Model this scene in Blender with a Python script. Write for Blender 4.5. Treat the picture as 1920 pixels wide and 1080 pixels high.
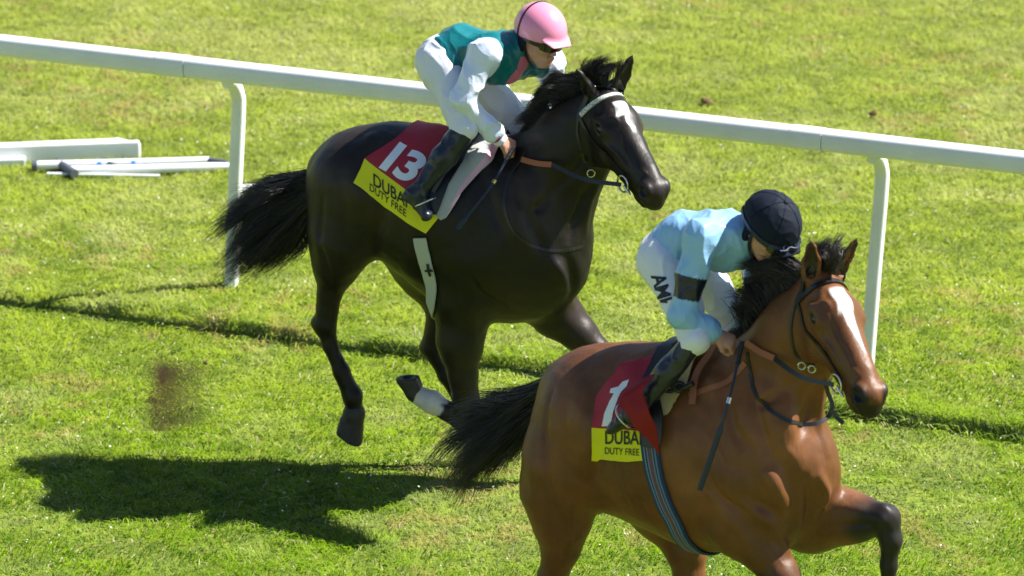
import bpy, bmesh, math, random
import numpy as np
from mathutils import Vector, Matrix
from mathutils.bvhtree import BVHTree
rad = math.radians
rng = np.random.default_rng(7)
random.seed(7)
for o in list(bpy.data.objects): bpy.data.objects.remove(o)
S = bpy.context.scene
COL = S.collection

# ------------------------------------------------------------------ camera, sky, sun, exposure
CAM_PITCH, FOC = rad(18), 10395.0            # focal length in photo pixels (1920 wide)
CAM_LOC = np.array([0.0, -25.39, 9.245])
cd = bpy.data.cameras.new('camera'); cam = bpy.data.objects.new('camera', cd); COL.objects.link(cam)
cam.location = CAM_LOC; cam.rotation_euler = (rad(90) - CAM_PITCH, 0, 0)
cd.sensor_width = 36; cd.lens = FOC * 36 / 1920; cd.clip_start = 1; cd.clip_end = 2000
cd.dof.use_dof = True; cd.dof.focus_distance = 25.0; cd.dof.aperture_fstop = 3.5
S.camera = cam
SUN = Vector((0.85, 0.17, 1.0)).normalized()
w = bpy.data.worlds.new('World'); S.world = w; w.use_nodes = True
nt = w.node_tree
sk = nt.nodes.new('ShaderNodeTexSky'); sk.sky_type = 'NISHITA'; sk.sun_disc = False; sk.air_density = .9; sk.dust_density = .3
sk.sun_elevation = math.asin(SUN.z); sk.sun_rotation = math.atan2(SUN.x, SUN.y)
nt.links.new(sk.outputs[0], nt.nodes['Background'].inputs[0]); nt.nodes['Background'].inputs[1].default_value = 0.062
sl = bpy.data.lights.new('sun', 'SUN'); sl.energy = 5.0; sl.angle = rad(0.55); sl.color = (1, 0.955, 0.88)
so = bpy.data.objects.new('sun', sl); COL.objects.link(so); so.rotation_euler = SUN.to_track_quat('Z', 'Y').to_euler()
S.view_settings.view_transform = 'Standard'; S.view_settings.look = 'None'
S.view_settings.exposure = 1.2; S.view_settings.gamma = 1

# ------------------------------------------------------------------ frames
AX_R = np.array([1, 0, 0.]); AX_U = np.array([0, math.sin(CAM_PITCH), math.cos(CAM_PITCH)]); AX_F = np.array([0, math.cos(CAM_PITCH), -math.sin(CAM_PITCH)])
def ray(u, v): return AX_F + AX_R * (u - 960) / FOC - AX_U * (v - 540) / FOC
def ground_pt(u, v, z=0.0):
    d = ray(u, v); return CAM_LOC + d * ((z - CAM_LOC[2]) / d[2])
class Frame:
    """A ground frame: x along the horse's travel, y to its left, z up."""
    def __init__(s, origin, heading):
        a = heading; s.o = np.array(origin, float); s.a = a
        s.M = np.array([[math.cos(a), -math.sin(a), 0], [math.sin(a), math.cos(a), 0], [0, 0, 1.]])
    def at(s, u, v, y):                       # the point of the photograph's detail that lies y metres left of the spine plane
        d = ray(u, v); t = (y - (CAM_LOC - s.o) @ s.M[1]) / (d @ s.M[1])
        return s.M @ (CAM_LOC + d * t - s.o)
    def world(s, p): return np.asarray(p) @ s.M + s.o
    def matrix(s):
        m = Matrix.Identity(4)
        for i in range(3):
            for j in range(3): m[i][j] = s.M[j][i]
            m[i][3] = s.o[i]
        return m
HEAD1 = rad(18); HEAD2 = rad(35)
F1 = Frame(ground_pt(850, 888), HEAD1); F2 = Frame(ground_pt(1300, 1385), HEAD2)

# ------------------------------------------------------------------ object helpers
def tag(o, label=None, cat=None, group=None, kind=None):
    for k, v in (('label', label), ('category', cat), ('group', group), ('kind', kind)):
        if v: o[k] = v
    return o
def empty(name, mat, label, cat, group=None):
    o = bpy.data.objects.new(name, None); COL.objects.link(o); o.matrix_world = mat; o.empty_display_size = .2
    return tag(o, label, cat, group)
def new_mesh(name, V, Fc, mat, parent=None, smooth=True, mw=None, colors=None, mats=None):
    me = bpy.data.meshes.new(name); V = np.asarray(V, np.float32)
    if isinstance(Fc, np.ndarray):
        n, k = Fc.shape; me.vertices.add(len(V)); me.vertices.foreach_set('co', V.ravel())
        me.loops.add(n * k); me.loops.foreach_set('vertex_index', Fc.astype(np.int32).ravel())
        me.polygons.add(n); me.polygons.foreach_set('loop_start', np.arange(0, n * k, k, dtype=np.int32))
        me.polygons.foreach_set('loop_total', np.full(n, k, np.int32)); me.update(calc_edges=True)
    else:
        me.from_pydata([tuple(map(float, v)) for v in V], [], Fc); me.update()
    if smooth:
        me.polygons.foreach_set('use_smooth', np.ones(len(me.polygons), bool))
        if not isinstance(Fc, np.ndarray): me.set_sharp_from_angle(angle=rad(52))
    if colors is not None:
        a = me.color_attributes.new('Coat', 'FLOAT_COLOR', 'POINT')
        c = np.ones((len(V), 4), np.float32); c[:, :3] = colors; a.data.foreach_set('color', c.ravel())
    o = bpy.data.objects.new(name, me); COL.objects.link(o)
    for m in (mats or [mat]): me.materials.append(m)
    if parent is not None: o.parent = parent
    if mw is not None: o.matrix_world = mw
    return o

# ------------------------------------------------------------------ materials
def material(name, col=(.5, .5, .5), rough=.5, spec=.5, attr=None, noise=None, bump=None, metal=0, sheen=0, transl=0, coat=0, stretch=None):
    """noise=(scale, dark, light): value variation; bump=(scale, strength, distance)."""
    m = bpy.data.materials.new(name); m.use_nodes = True; t = m.node_tree; N = t.nodes; L = t.links
    b = N['Principled BSDF']; b.inputs['Roughness'].default_value = rough; b.inputs['Specular IOR Level'].default_value = spec
    b.inputs['Metallic'].default_value = metal; b.inputs['Sheen Weight'].default_value = sheen; b.inputs['Coat Weight'].default_value = coat
    b.inputs['Coat Roughness'].default_value = .15
    src = None
    tc = N.new('ShaderNodeTexCoord')
    if attr:
        a = N.new('ShaderNodeAttribute'); a.attribute_name = attr; src = a.outputs['Color']
    else:
        r = N.new('ShaderNodeRGB'); r.outputs[0].default_value = (*col, 1); src = r.outputs[0]
    if noise:
        n = N.new('ShaderNodeTexNoise'); n.inputs['Scale'].default_value = noise[0]; n.inputs['Detail'].default_value = 6; L.new(tc.outputs['Object'], n.inputs['Vector'])
        mr = N.new('ShaderNodeMapRange'); mr.inputs['From Min'].default_value = .3; mr.inputs['From Max'].default_value = .7
        mr.inputs['To Min'].default_value = noise[1]; mr.inputs['To Max'].default_value = noise[2]; L.new(n.outputs['Fac'], mr.inputs['Value'])
        mx = N.new('ShaderNodeMix'); mx.data_type = 'RGBA'; mx.blend_type = 'MULTIPLY'; mx.inputs['Factor'].default_value = 1
        L.new(src, mx.inputs['A']); L.new(mr.outputs[0], mx.inputs['B']); src = mx.outputs['Result']
    L.new(src, b.inputs['Base Color'])
    if bump:
        n = N.new('ShaderNodeTexNoise'); n.inputs['Scale'].default_value = bump[0]; n.inputs['Detail'].default_value = 5; L.new(tc.outputs['Object'], n.inputs['Vector'])
        if stretch:
            mp = N.new('ShaderNodeMapping'); mp.inputs['Scale'].default_value = stretch; L.new(tc.outputs['Object'], mp.inputs['Vector']); L.new(mp.outputs[0], n.inputs['Vector'])
        bp = N.new('ShaderNodeBump'); bp.inputs['Strength'].default_value = bump[1]; bp.inputs['Distance'].default_value = bump[2]
        L.new(n.outputs['Fac'], bp.inputs['Height']); L.new(bp.outputs[0], b.inputs['Normal'])
    if transl:
        tr = N.new('ShaderNodeBsdfTranslucent'); L.new(src, tr.inputs['Color']); ms = N.new('ShaderNodeMixShader'); ms.inputs[0].default_value = transl
        L.new(b.outputs[0], ms.inputs[1]); L.new(tr.outputs[0], ms.inputs[2]); L.new(ms.outputs[0], N['Material Output'].inputs['Surface'])
    return m
M = {}
M['coat'] = material('horse_coat', attr='Coat', rough=.46, spec=.30, noise=(7, .74, 1.22), bump=(60, .45, .004), stretch=(1, 1, .28))
M['hair'] = material('horse_hair', attr='Coat', rough=.42, spec=.6)
M['hoof'] = material('hoof_horn', (.035, .03, .027), .55, .4, noise=(20, .7, 1.3))
M['eye'] = material('eye', (.006, .004, .003), .06, .8)
M['black_leather'] = material('black_leather', (.012, .012, .013), .38, .5, bump=(120, .3, .002))
M['navy_leather'] = material('navy_boot_leather', (.012, .017, .028), .3, .5, bump=(25, .5, .006))
M['brown_rubber'] = material('brown_rein_rubber', (.36, .13, .055), .6, .3)
M['tan_leather'] = material('tan_leather', (.30, .11, .05), .5, .4)
M['steel'] = material('steel', (.6, .6, .58), .22, .5, metal=1)
M['white_plastic'] = material('white_plastic', (.8, .82, .82), .35, .5, noise=(5, .9, 1.02))
M['grey_plastic'] = material('grey_plastic', (.10, .11, .13), .5, .4)
M['blue_plastic'] = material('blue_plastic', (.05, .2, .6), .4, .4)
M['skin'] = material('skin', (.52, .27, .19), .5, .4, noise=(30, .85, 1.08), bump=(90, .2, .002))
M['white_satin'] = material('white_satin', (.72, .76, .90), .38, .5, bump=(14, .5, .012))
M['breeches'] = material('white_breeches', (.70, .73, .84), .6, .3, bump=(22, .5, .008))
M['teal_satin'] = material('green_satin', attr='Coat', rough=.30, spec=.55, bump=(16, .5, .012))
M['blue_satin'] = material('pale_blue_satin', (.22, .50, .78), .27, .65, bump=(14, .3, .014))
M['navy_cloth'] = material('navy_cloth', (.006, .010, .022), .75, .2, bump=(60, .3, .003))
M['pink_silk'] = material('pink_silk', (.80, .27, .42), .25, .6)
M['red_cloth'] = material('red_cloth', (.34, .018, .038), .6, .35, bump=(30, .4, .005))
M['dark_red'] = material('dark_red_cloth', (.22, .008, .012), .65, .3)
M['yellow_cloth'] = material('yellow_cloth', (.72, .70, .01), .6, .35)
M['white_print'] = material('white_print', (.72, .76, .84), .6, .3)
M['black_print'] = material('black_print', (.03, .035, .02), .6, .3)
M['navy_print'] = material('navy_print', (.012, .02, .05), .6, .3)
M['white_pad'] = material('white_saddle_pad', (.42, .44, .42), .7, .2, bump=(60, .3, .003))
M['pink_trim'] = material('pink_trim', (.72, .42, .50), .7, .2)
M['tan_pad'] = material('tan_saddle_pad', (.50, .40, .17), .75, .2, bump=(80, .3, .003))
M['girth_grey'] = material('grey_girth', (.42, .45, .38), .7, .2)
M['girth_blue'] = material('blue_girth', (.018, .055, .13), .7, .2)
M['girth_stripe'] = material('girth_stripe', (.16, .22, .32), .7, .2)
M['girth_pink'] = material('girth_pink', (.16, .07, .08), .7, .2)
M['goggles'] = material('goggle_lens', (.015, .02, .015), .08, .7)
M['braid'] = material('white_green_braid', (.75, .8, .72), .5, .4, noise=(140, .25, 1.15))
M['gold'] = material('brass', (.75, .55, .2), .3, .5, metal=1)
M['whip_blue'] = material('navy_whip', (.012, .022, .05), .45, .4)

# ------------------------------------------------------------------ signed-distance modelling (one smooth skin over muscles and bones)
def unit(v): v = np.asarray(v, float); return v / (np.linalg.norm(v) + 1e-12)
class SDF:
    def __init__(s, lo, hi, h):
        s.lo = np.array(lo, float); s.h = h
        s.n = np.ceil((np.array(hi) - s.lo) / h).astype(int) + 1
        s.f = np.full(s.n, .3, np.float32)
    def _win(s, lo, hi):
        a = np.clip(np.floor((lo - s.lo) / s.h).astype(int), 0, s.n); b = np.clip(np.ceil((hi - s.lo) / s.h).astype(int) + 1, 0, s.n)
        sl = tuple(slice(i, j) for i, j in zip(a, b))
        g = [s.lo[i] + s.h * np.arange(a[i], b[i], dtype=np.float32) for i in range(3)]
        return sl, g[0][:, None, None], g[1][None, :, None], g[2][None, None, :]
    def _merge(s, sl, d, k, op):
        f = s.f[sl]
        if op == 'u': h = np.maximum(k - np.abs(f - d), 0) / k; s.f[sl] = np.minimum(f, d) - h * h * k / 4
        else: h = np.maximum(k - np.abs(f + d), 0) / k; s.f[sl] = np.maximum(f, -d) + h * h * k / 4
    def cone(s, a, b, ra, rb, k=.03, side=(0, 1, 0), op='u'):
        """tapered capsule a-b; ra, rb = (radius along side, radius across) or one number"""
        a = np.asarray(a, float); b = np.asarray(b, float)
        ra = (ra, ra) if np.isscalar(ra) else ra; rb = (rb, rb) if np.isscalar(rb) else rb
        R = max(*ra, *rb) + k + .02
        sl, X, Y, Z = s._win(np.minimum(a, b) - R, np.maximum(a, b) + R)
        if min(s.f[sl].shape) == 0: return s
        ab = b - a; L2 = max(ab @ ab, 1e-9); side = unit(np.asarray(side, float))
        px, py, pz = X - a[0], Y - a[1], Z - a[2]
        t = np.clip((px * ab[0] + py * ab[1] + pz * ab[2]) / L2, 0, 1)
        qx, qy, qz = px - t * ab[0], py - t * ab[1], pz - t * ab[2]
        ds = qx * side[0] + qy * side[1] + qz * side[2]
        tot = qx * qx + qy * qy + qz * qz
        rw = ra[0] + (rb[0] - ra[0]) * t; rh = ra[1] + (rb[1] - ra[1]) * t
        perp = np.maximum(tot - ds * ds, 0)
        kq = np.sqrt((ds / rw) ** 2 + perp / rh ** 2 + 1e-9); kg = np.sqrt((ds / rw ** 2) ** 2 + perp / rh ** 4 + 1e-9)
        s._merge(sl, (kq * (kq - 1) / kg).astype(np.float32), k, op); return s
    def chain(s, pts, k=.03, side=(0, 1, 0), op='u'):
        for (p, r), (q, r2) in zip(pts[:-1], pts[1:]): s.cone(p, q, r, r2, k, side, op)
        return s
    def ell(s, c, r, k=.03, ax=None, op='u'):
        c = np.asarray(c, float); r = np.asarray(r, float); R = r.max() + k + .02
        ax = np.eye(3) if ax is None else ax
        sl, X, Y, Z = s._win(c - R, c + R)
        if min(s.f[sl].shape) == 0: return s
        X, Y, Z = X - c[0], Y - c[1], Z - c[2]
        q = [X * ax[i][0] + Y * ax[i][1] + Z * ax[i][2] for i in range(3)]
        kq = np.sqrt(sum((q[i] / r[i]) ** 2 for i in range(3)) + 1e-9); kg = np.sqrt(sum((q[i] / r[i] ** 2) ** 2 for i in range(3)) + 1e-9)
        s._merge(sl, (kq * (kq - 1) / kg).astype(np.float32), k, op); return s
    def cut_half(s, c, nrm, k=.01):
        """remove everything on the side of the plane the normal points to"""
        n = unit(nrm); sl, X, Y, Z = s._win(s.lo, s.lo + s.h * s.n)
        d = (X - c[0]) * n[0] + (Y - c[1]) * n[1] + (Z - c[2]) * n[2]
        s._merge(sl, (-d).astype(np.float32), k, 's'); return s
    def mesh(s, smooth=2):
        f = s.f; neg = f < 0; nx, ny, nz = f.shape
        cnt = np.zeros((nx - 1, ny - 1, nz - 1), np.int8)
        for i in (0, 1):
            for j in (0, 1):
                for k in (0, 1): cnt += neg[i:nx - 1 + i, j:ny - 1 + j, k:nz - 1 + k]
        act = (cnt > 0) & (cnt < 8); ii = np.argwhere(act)
        idx = np.full(act.shape, -1, np.int32); idx[act] = np.arange(len(ii))
        acc = np.zeros((len(ii), 3)); num = np.zeros(len(ii))
        cor = [(i, j, k) for i in (0, 1) for j in (0, 1) for k in (0, 1)]
        val = {c: f[ii[:, 0] + c[0], ii[:, 1] + c[1], ii[:, 2] + c[2]] for c in cor}
        for c in cor:
            for ax in range(3):
                if c[ax] == 0:
                    d = list(c); d[ax] = 1; d = tuple(d); a, b = val[c], val[d]; m = (a < 0) != (b < 0)
                    t = np.where(m, a / np.where(m, a - b, 1), 0)
                    p = np.tile(np.array(c, float), (len(ii), 1)); p[:, ax] = t
                    acc[m] += p[m]; num[m] += 1
        V = s.lo + s.h * (ii + acc / num[:, None])
        Q = []
        for ax in range(3):
            a1, a2 = [(1, 2), (2, 0), (0, 1)][ax]
            sa = [slice(None)] * 3; sb = [slice(None)] * 3; sa[ax] = slice(0, -1); sb[ax] = slice(1, None)
            na, nb = neg[tuple(sa)], neg[tuple(sb)]
            e = np.argwhere(na != nb); e = e[(e[:, a1] > 0) & (e[:, a2] > 0) & (e[:, a1] < f.shape[a1] - 1) & (e[:, a2] < f.shape[a2] - 1)]
            o1 = np.zeros(3, int); o1[a1] = 1; o2 = np.zeros(3, int); o2[a2] = 1
            g = lambda q: idx[q[:, 0], q[:, 1], q[:, 2]]
            q = np.stack([g(e - o1 - o2), g(e - o2), g(e), g(e - o1)], 1)
            fl = ~na[e[:, 0], e[:, 1], e[:, 2]]; q[fl] = q[fl][:, ::-1]; Q.append(q)
        Q = np.concatenate(Q); Q = Q[(Q >= 0).all(1)]
        for _ in range(smooth):
            sm = np.zeros_like(V); n = np.zeros(len(V))
            for a, b in ((0, 1), (1, 2), (2, 3), (3, 0)):
                np.add.at(sm, Q[:, a], V[Q[:, b]]); np.add.at(sm, Q[:, b], V[Q[:, a]]); np.add.at(n, Q[:, a], 1); np.add.at(n, Q[:, b], 1)
            V = V * .4 + .6 * sm / n[:, None]
        return V, Q
def vnormals(V, Q):
    n = np.cross(V[Q[:, 2]] - V[Q[:, 0]], V[Q[:, 3]] - V[Q[:, 1]]); N = np.zeros_like(V)
    for i in range(4): np.add.at(N, Q[:, i], n)
    return N / (np.linalg.norm(N, axis=1, keepdims=True) + 1e-12)
def wav(P, freq, seed, n=10, aniso=(1, 1, 1)):
    """smooth random field in about -1..1"""
    r = np.random.default_rng(seed); out = np.zeros(len(P)); A = np.array(aniso)
    for i in range(n):
        k = r.normal(size=3); k = unit(k) * freq * (1 + .9 * r.random()) * A
        out += np.sin(P @ k + r.random() * 6.28 + 1.3 * np.sin(P @ (k[[1, 2, 0]] * .7) + r.random() * 6))
    return out / (n ** .5 * .9)
def wrinkle(V, Q, amp, freq, seed, aniso=(1, 1, 1), ridge=True):
    w = wav(V, freq, seed, 8, aniso)
    w = (1 - 2 * np.abs(np.tanh(w * 1.2))) if ridge else w
    return V + vnormals(V, Q) * (w * amp)[:, None]
def bvh_of(V, Q): return BVHTree.FromPolygons([tuple(v) for v in V], [tuple(int(i) for i in q) for q in Q])
def sm(x, a, b): t = np.clip((x - a) / (b - a), 0, 1); return t * t * (3 - 2 * t)
def catmull(P, n=8):
    P = [np.asarray(p, float) for p in P]; out = []
    Q = [2 * P[0] - P[1]] + P + [2 * P[-1] - P[-2]]
    for i in range(1, len(Q) - 2):
        for j in range(n):
            t = j / n; a, b, c, d = Q[i - 1:i + 3]
            out.append(.5 * (2 * b + (c - a) * t + (2 * a - 5 * b + 4 * c - d) * t * t + (3 * b - a - 3 * c + d) * t ** 3))
    out.append(P[-1]); return np.array(out)
def tube_data(P, R, seg=8):
    """round tube along points P with radii R -> verts, quads(list)"""
    P = np.asarray(P, float); R = np.full(len(P), R) if np.isscalar(R) else np.asarray(R, float); V = []; T = np.gradient(P, axis=0)
    up = np.array([0, 0, 1.]) if abs(unit(T[0])[2]) < .9 else np.array([1., 0, 0])
    for p, t, r in zip(P, T, R):
        t = unit(t); s_ = unit(np.cross(t, up)); up = np.cross(s_, t)
        for j in range(seg):
            a = 2 * math.pi * j / seg; V.append(p + r * (math.cos(a) * s_ + math.sin(a) * up))
    Fc = [(i * seg + j, i * seg + (j + 1) % seg, (i + 1) * seg + (j + 1) % seg, (i + 1) * seg + j) for i in range(len(P) - 1) for j in range(seg)]
    Fc += [tuple(range(seg))[::-1], tuple((len(P) - 1) * seg + j for j in range(seg))]
    return V, Fc
def join_data(parts):
    V = []; Fc = []
    for v, f in parts:
        o = len(V); V += list(v); Fc += [tuple(i + o for i in q) for q in f]
    return V, Fc
def tube(name, P, R, mat, parent, mw, seg=8):
    v, f = tube_data(P, R, seg); return new_mesh(name, v, f, mat, parent, mw=mw)
def ribbon_data(P, N, width, th):
    """flat strap along P, lying against normals N"""
    T = np.gradient(P, axis=0); V = []; W = np.full(len(P), width) if np.isscalar(width) else width
    for p, t, n, w_ in zip(P, T, N, W):
        t = unit(t); s_ = unit(np.cross(t, n)); n = np.cross(s_, t)
        for a, b in ((-1, 0), (1, 0), (1, 1), (-1, 1)): V.append(p + s_ * a * w_ / 2 + n * b * th)
    Fc = [(i * 4 + j, i * 4 + (j + 1) % 4, i * 4 + 4 + (j + 1) % 4, i * 4 + 4 + j) for i in range(len(P) - 1) for j in range(4)]
    Fc += [(3, 2, 1, 0), tuple(len(P) * 4 - 4 + j for j in range(4))]
    return V, Fc
def snap(bvh, P, off):
    out = []; N = []
    for p in P:
        q, n, _, _ = bvh.find_nearest(Vector(p)); out.append(np.array(q) + np.array(n) * off); N.append(np.array(n))
    return np.array(out), np.array(N)
def strap(name, pts, bvh, width, mat, parent, mw, th=.004, off=.001, n=8):
    P = catmull(pts, n); P, N = snap(bvh, P, off)
    for _ in range(2): P[1:-1] = (P[:-2] + 2 * P[1:-1] + P[2:]) / 4
    v, f = ribbon_data(P, N, width, th); return new_mesh(name, v, f, mat, parent, mw=mw, smooth=False)
def ring_data(c, ax, up, R, r, seg=20, s2=8):
    ax = unit(ax); u = unit(np.cross(ax, up)); v = np.cross(ax, u)
    V = []
    for i in range(seg):
        a = 2 * math.pi * i / seg; e = math.cos(a) * u + math.sin(a) * v
        for j in range(s2):
            b = 2 * math.pi * j / s2; V.append(np.asarray(c) + e * (R + r * math.cos(b)) + ax * r * math.sin(b))
    return V, [(i * s2 + j, i * s2 + (j + 1) % s2, ((i + 1) % seg) * s2 + (j + 1) % s2, ((i + 1) % seg) * s2 + j) for i in range(seg) for j in range(s2)]
def hair_mesh(name, strands, radii, col, parent, mw):
    """strands (n, m, 3): tapering three-sided hairs; col (n, 3)"""
    Sx = np.asarray(strands); n, m, _ = Sx.shape; T = np.gradient(Sx, axis=1); T /= np.linalg.norm(T, axis=2, keepdims=True) + 1e-9
    ref = np.random.default_rng(3).normal(size=(n, 1, 3)); s_ = np.cross(T, ref); s_ /= np.linalg.norm(s_, axis=2, keepdims=True) + 1e-9; u = np.cross(T, s_)
    prof = np.clip(1 - np.linspace(0, 1, m) ** 2.5, .12, 1)[None, :, None] * np.asarray(radii)[:, None, None]
    rings = [Sx + prof * (math.cos(a) * s_ + math.sin(a) * u) for a in (0, 2.094, 4.189)]
    V = np.stack(rings, 2).reshape(-1, 3)
    base = (np.arange(n)[:, None, None] * m + np.arange(m - 1)[None, :, None]) * 3; j = np.arange(3)[None, None, :]; j2 = (j + 1) % 3
    Q = np.stack([base + j, base + j2, base + 3 + j2, base + 3 + j], -1).reshape(-1, 4)
    return new_mesh(name, V, Q, M['hair'], parent, mw=mw, colors=np.repeat(col, m * 3, axis=0))

# ------------------------------------------------------------------ horses
def head_axes(yaw, pitch, roll, frame):
    h = np.array([math.cos(yaw) * math.cos(pitch), -math.sin(yaw) * math.cos(pitch), -math.sin(pitch)])
    l = np.array([math.sin(yaw), math.cos(yaw), 0]); u = np.cross(h, l)
    l2 = l * math.cos(roll) + u * math.sin(roll); u2 = np.cross(h, l2)
    return np.array([h, l2, u2]) @ frame.M.T        # rows: head axes in frame coordinates

def horse_body(fr, sp, hres):
    """one continuous skin: trunk, neck, head, ears and four legs, from the spec sp; returns verts, quads and the head transform"""
    A = fr.at
    P = lambda r: A(r[0], r[1], r[2])
    allp = [P(r) for key in ('trunk', 'neck') for r in sp[key]] + [P(r) for leg in sp['legs'] for r in leg]
    poll = A(*sp['poll']); HA = head_axes(*sp['head_rot'], fr); sc = sp['head_scale']
    H = lambda x, y, z: poll + sc * (x * HA[0] + y * HA[1] + z * HA[2])
    allp += [H(.65, 0, -.2), H(0, .1, .2), H(0, -.1, .2), H(.1, 0, -.4)]
    allp = np.array(allp); lo = allp.min(0) - .36; hi = allp.max(0) + .3; hi[2] = allp[:, 2].max() + .06; lo[1] = -.48; hi[1] = max(.45, hi[1] - .2); lo[2] = allp[:, 2].min() - .12
    s = SDF(lo, hi, hres)
    s.chain([(P(r), (r[3], r[4])) for r in sp['trunk']], .10)
    for r in sp.get('mass', []): s.ell(P(r), r[3:6], .08)
    s.chain([(P(r), (r[3], r[4])) for r in sp['neck']], .10)
    for leg in sp['legs']:
        for r, q in zip(leg[:-1], leg[1:]):
            k = .09 if r[3] > .09 else .025
            s.cone(P(r), P(q), r[3], q[3], k)
    for r in sp.get('bump', []): s.cone(P(r[0:3]), P(r[3:6]), r[6], r[7], .03)
    for r in sp.get('groove', []): s.cone(P(r[0:3]), P(r[3:6]), r[6], r[7], .04, op='s')
    # head
    c = lambda a, b, ra, rb, k=.03: s.cone(H(*a), H(*b), tuple(sc * np.array(ra)), tuple(sc * np.array(rb)), k, side=HA[1])
    c((.02, 0, -.085), (.16, 0, -.095), (.074, .088), (.092, .105), .06)
    c((.16, 0, -.095), (.30, 0, -.105), (.092, .105), (.072, .090), .06)
    c((.30, 0, -.105), (.46, 0, -.108), (.070, .090), (.056, .070), .03)
    c((.46, 0, -.108), (.545, 0, -.115), (.056, .070), (.062, .064), .03)
    c((.555, 0, -.140), (.580, 0, -.152), (.056, .050), (.046, .038), .02)
    c((.500, 0, -.195), (.535, 0, -.205), (.042, .034), (.034, .024), .012)
    c((.20, 0, -.20), (.50, 0, -.180), (.060, .070), (.040, .034), .03)
    for y in (-1, 1):
        s.ell(H(.155, y * .052, -.180), sc * np.array((.115, .036, .125)), .04, HA)
        s.cone(H(.13, y * .073, -.062), H(.20, y * .078, -.062), .026 * sc, .022 * sc, .03)
        s.cone(H(.21, y * .068, -.105), H(.38, y * .050, -.115), .016 * sc, .012 * sc, .03)
        s.cone(H(.25, y * .02, -.03), H(.46, y * .016, -.055), .016 * sc, .012 * sc, .03)
        s.ell(H(.548, y * .046, -.095), sc * np.array((.042, .024, .038)), .02, HA)
        s.ell(H(.558, y * .066, -.100), sc * np.array((.034, .028, .023)), .010, HA, op='s')
        s.ell(H(.172, y * .108, -.075), sc * np.array((.024, .022, .017)), .010, HA, op='s')
        s.ell(H(.27, y * .088, -.16), sc * np.array((.05, .014, .03)), .03, HA, op='s')
        s.ell(H(.09, y * .09, -.035), sc * np.array((.03, .014, .015)), .03, HA, op='s')
    for y in (-1, 1):
        s.cone(H(.585, y * .04, -.182), H(.44, y * .064, -.165), .006, .006, .01, op='s')
    # ears
    for (bx, by, bz), (tx, ty, tz), opn in sp['ears']:
        b = H(bx, by, bz); t = H(tx, ty, tz); op_ = unit(HA[0] * opn[0] + HA[1] * opn[1]); d = t - b; wide = unit(np.cross(d, op_))
        m = b + d * .42
        s.chain([(b - d * .12, (.034, .032)), (b + d * .12, (.038, .030)), (m, (.042, .025)), (b + d * .8, (.022, .014)), (t, (.004, .004))], .012, side=wide)
        o = op_ * .017
        s.chain([(b + d * .08 + o, (.022, .018)), (m + o, (.033, .020)), (b + d * .78 + o * .7, (.015, .011)), (b + d * .93 + o * .5, (.004, .004))], .006, side=wide, op='s')
    V, Q = s.mesh(2)
    return V, Q, H, HA

def hoof(fr, parent, mw, top, tip, r, side=-1, sole=None, mat=None):
    """a horn hoof: sloped wall widening to the ground edge, with a flat sole"""
    top = np.asarray(top); tip = np.asarray(tip); ax = unit(tip - top); L = np.linalg.norm(tip - top)
    fwd = unit(np.asarray(sole)); fwd = unit(fwd - ax * (fwd @ ax)); lat = np.cross(ax, fwd)
    s = SDF(top - .14, top + .14 + ax * L, .004); s.lo = np.minimum(top, tip) - .13; s.n = np.ceil((np.maximum(top, tip) + .13 - s.lo) / s.h).astype(int) + 1; s.f = np.full(s.n, .3, np.float32)
    s.cone(top - ax * .01, tip + fwd * .012, r * .70, r * .93, .02); s.cone(top + ax * .01 + fwd * r * .2, tip + fwd * r * .45, r * .50, r * .66, .02)
    for q in (-1, 1): s.cone(top + ax * L * .35 - fwd * r * .45 + lat * q * r * .35, tip - ax * L * .15 - fwd * r * .40 + lat * q * r * .42, r * .42, r * .46, .015)
    s.cone(top + ax * .004, top + ax * .005, r * .86, r * .86, .012)
    s.cut_half(tip + ax * r * .05, unit(ax - fwd * .28), .008)
    s.ell(tip + ax * r * .1 - fwd * r * .1, np.array((r * .62, r * .62, r * .30)), .006, np.array([fwd, lat, ax]), op='s')
    V, Fc = s.mesh(1)
    return new_mesh('hoof', V, Fc, mat or M['hoof'], parent, mw=mw)
def px_path(fr, pts): return [fr.at(*p) for p in pts]
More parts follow.
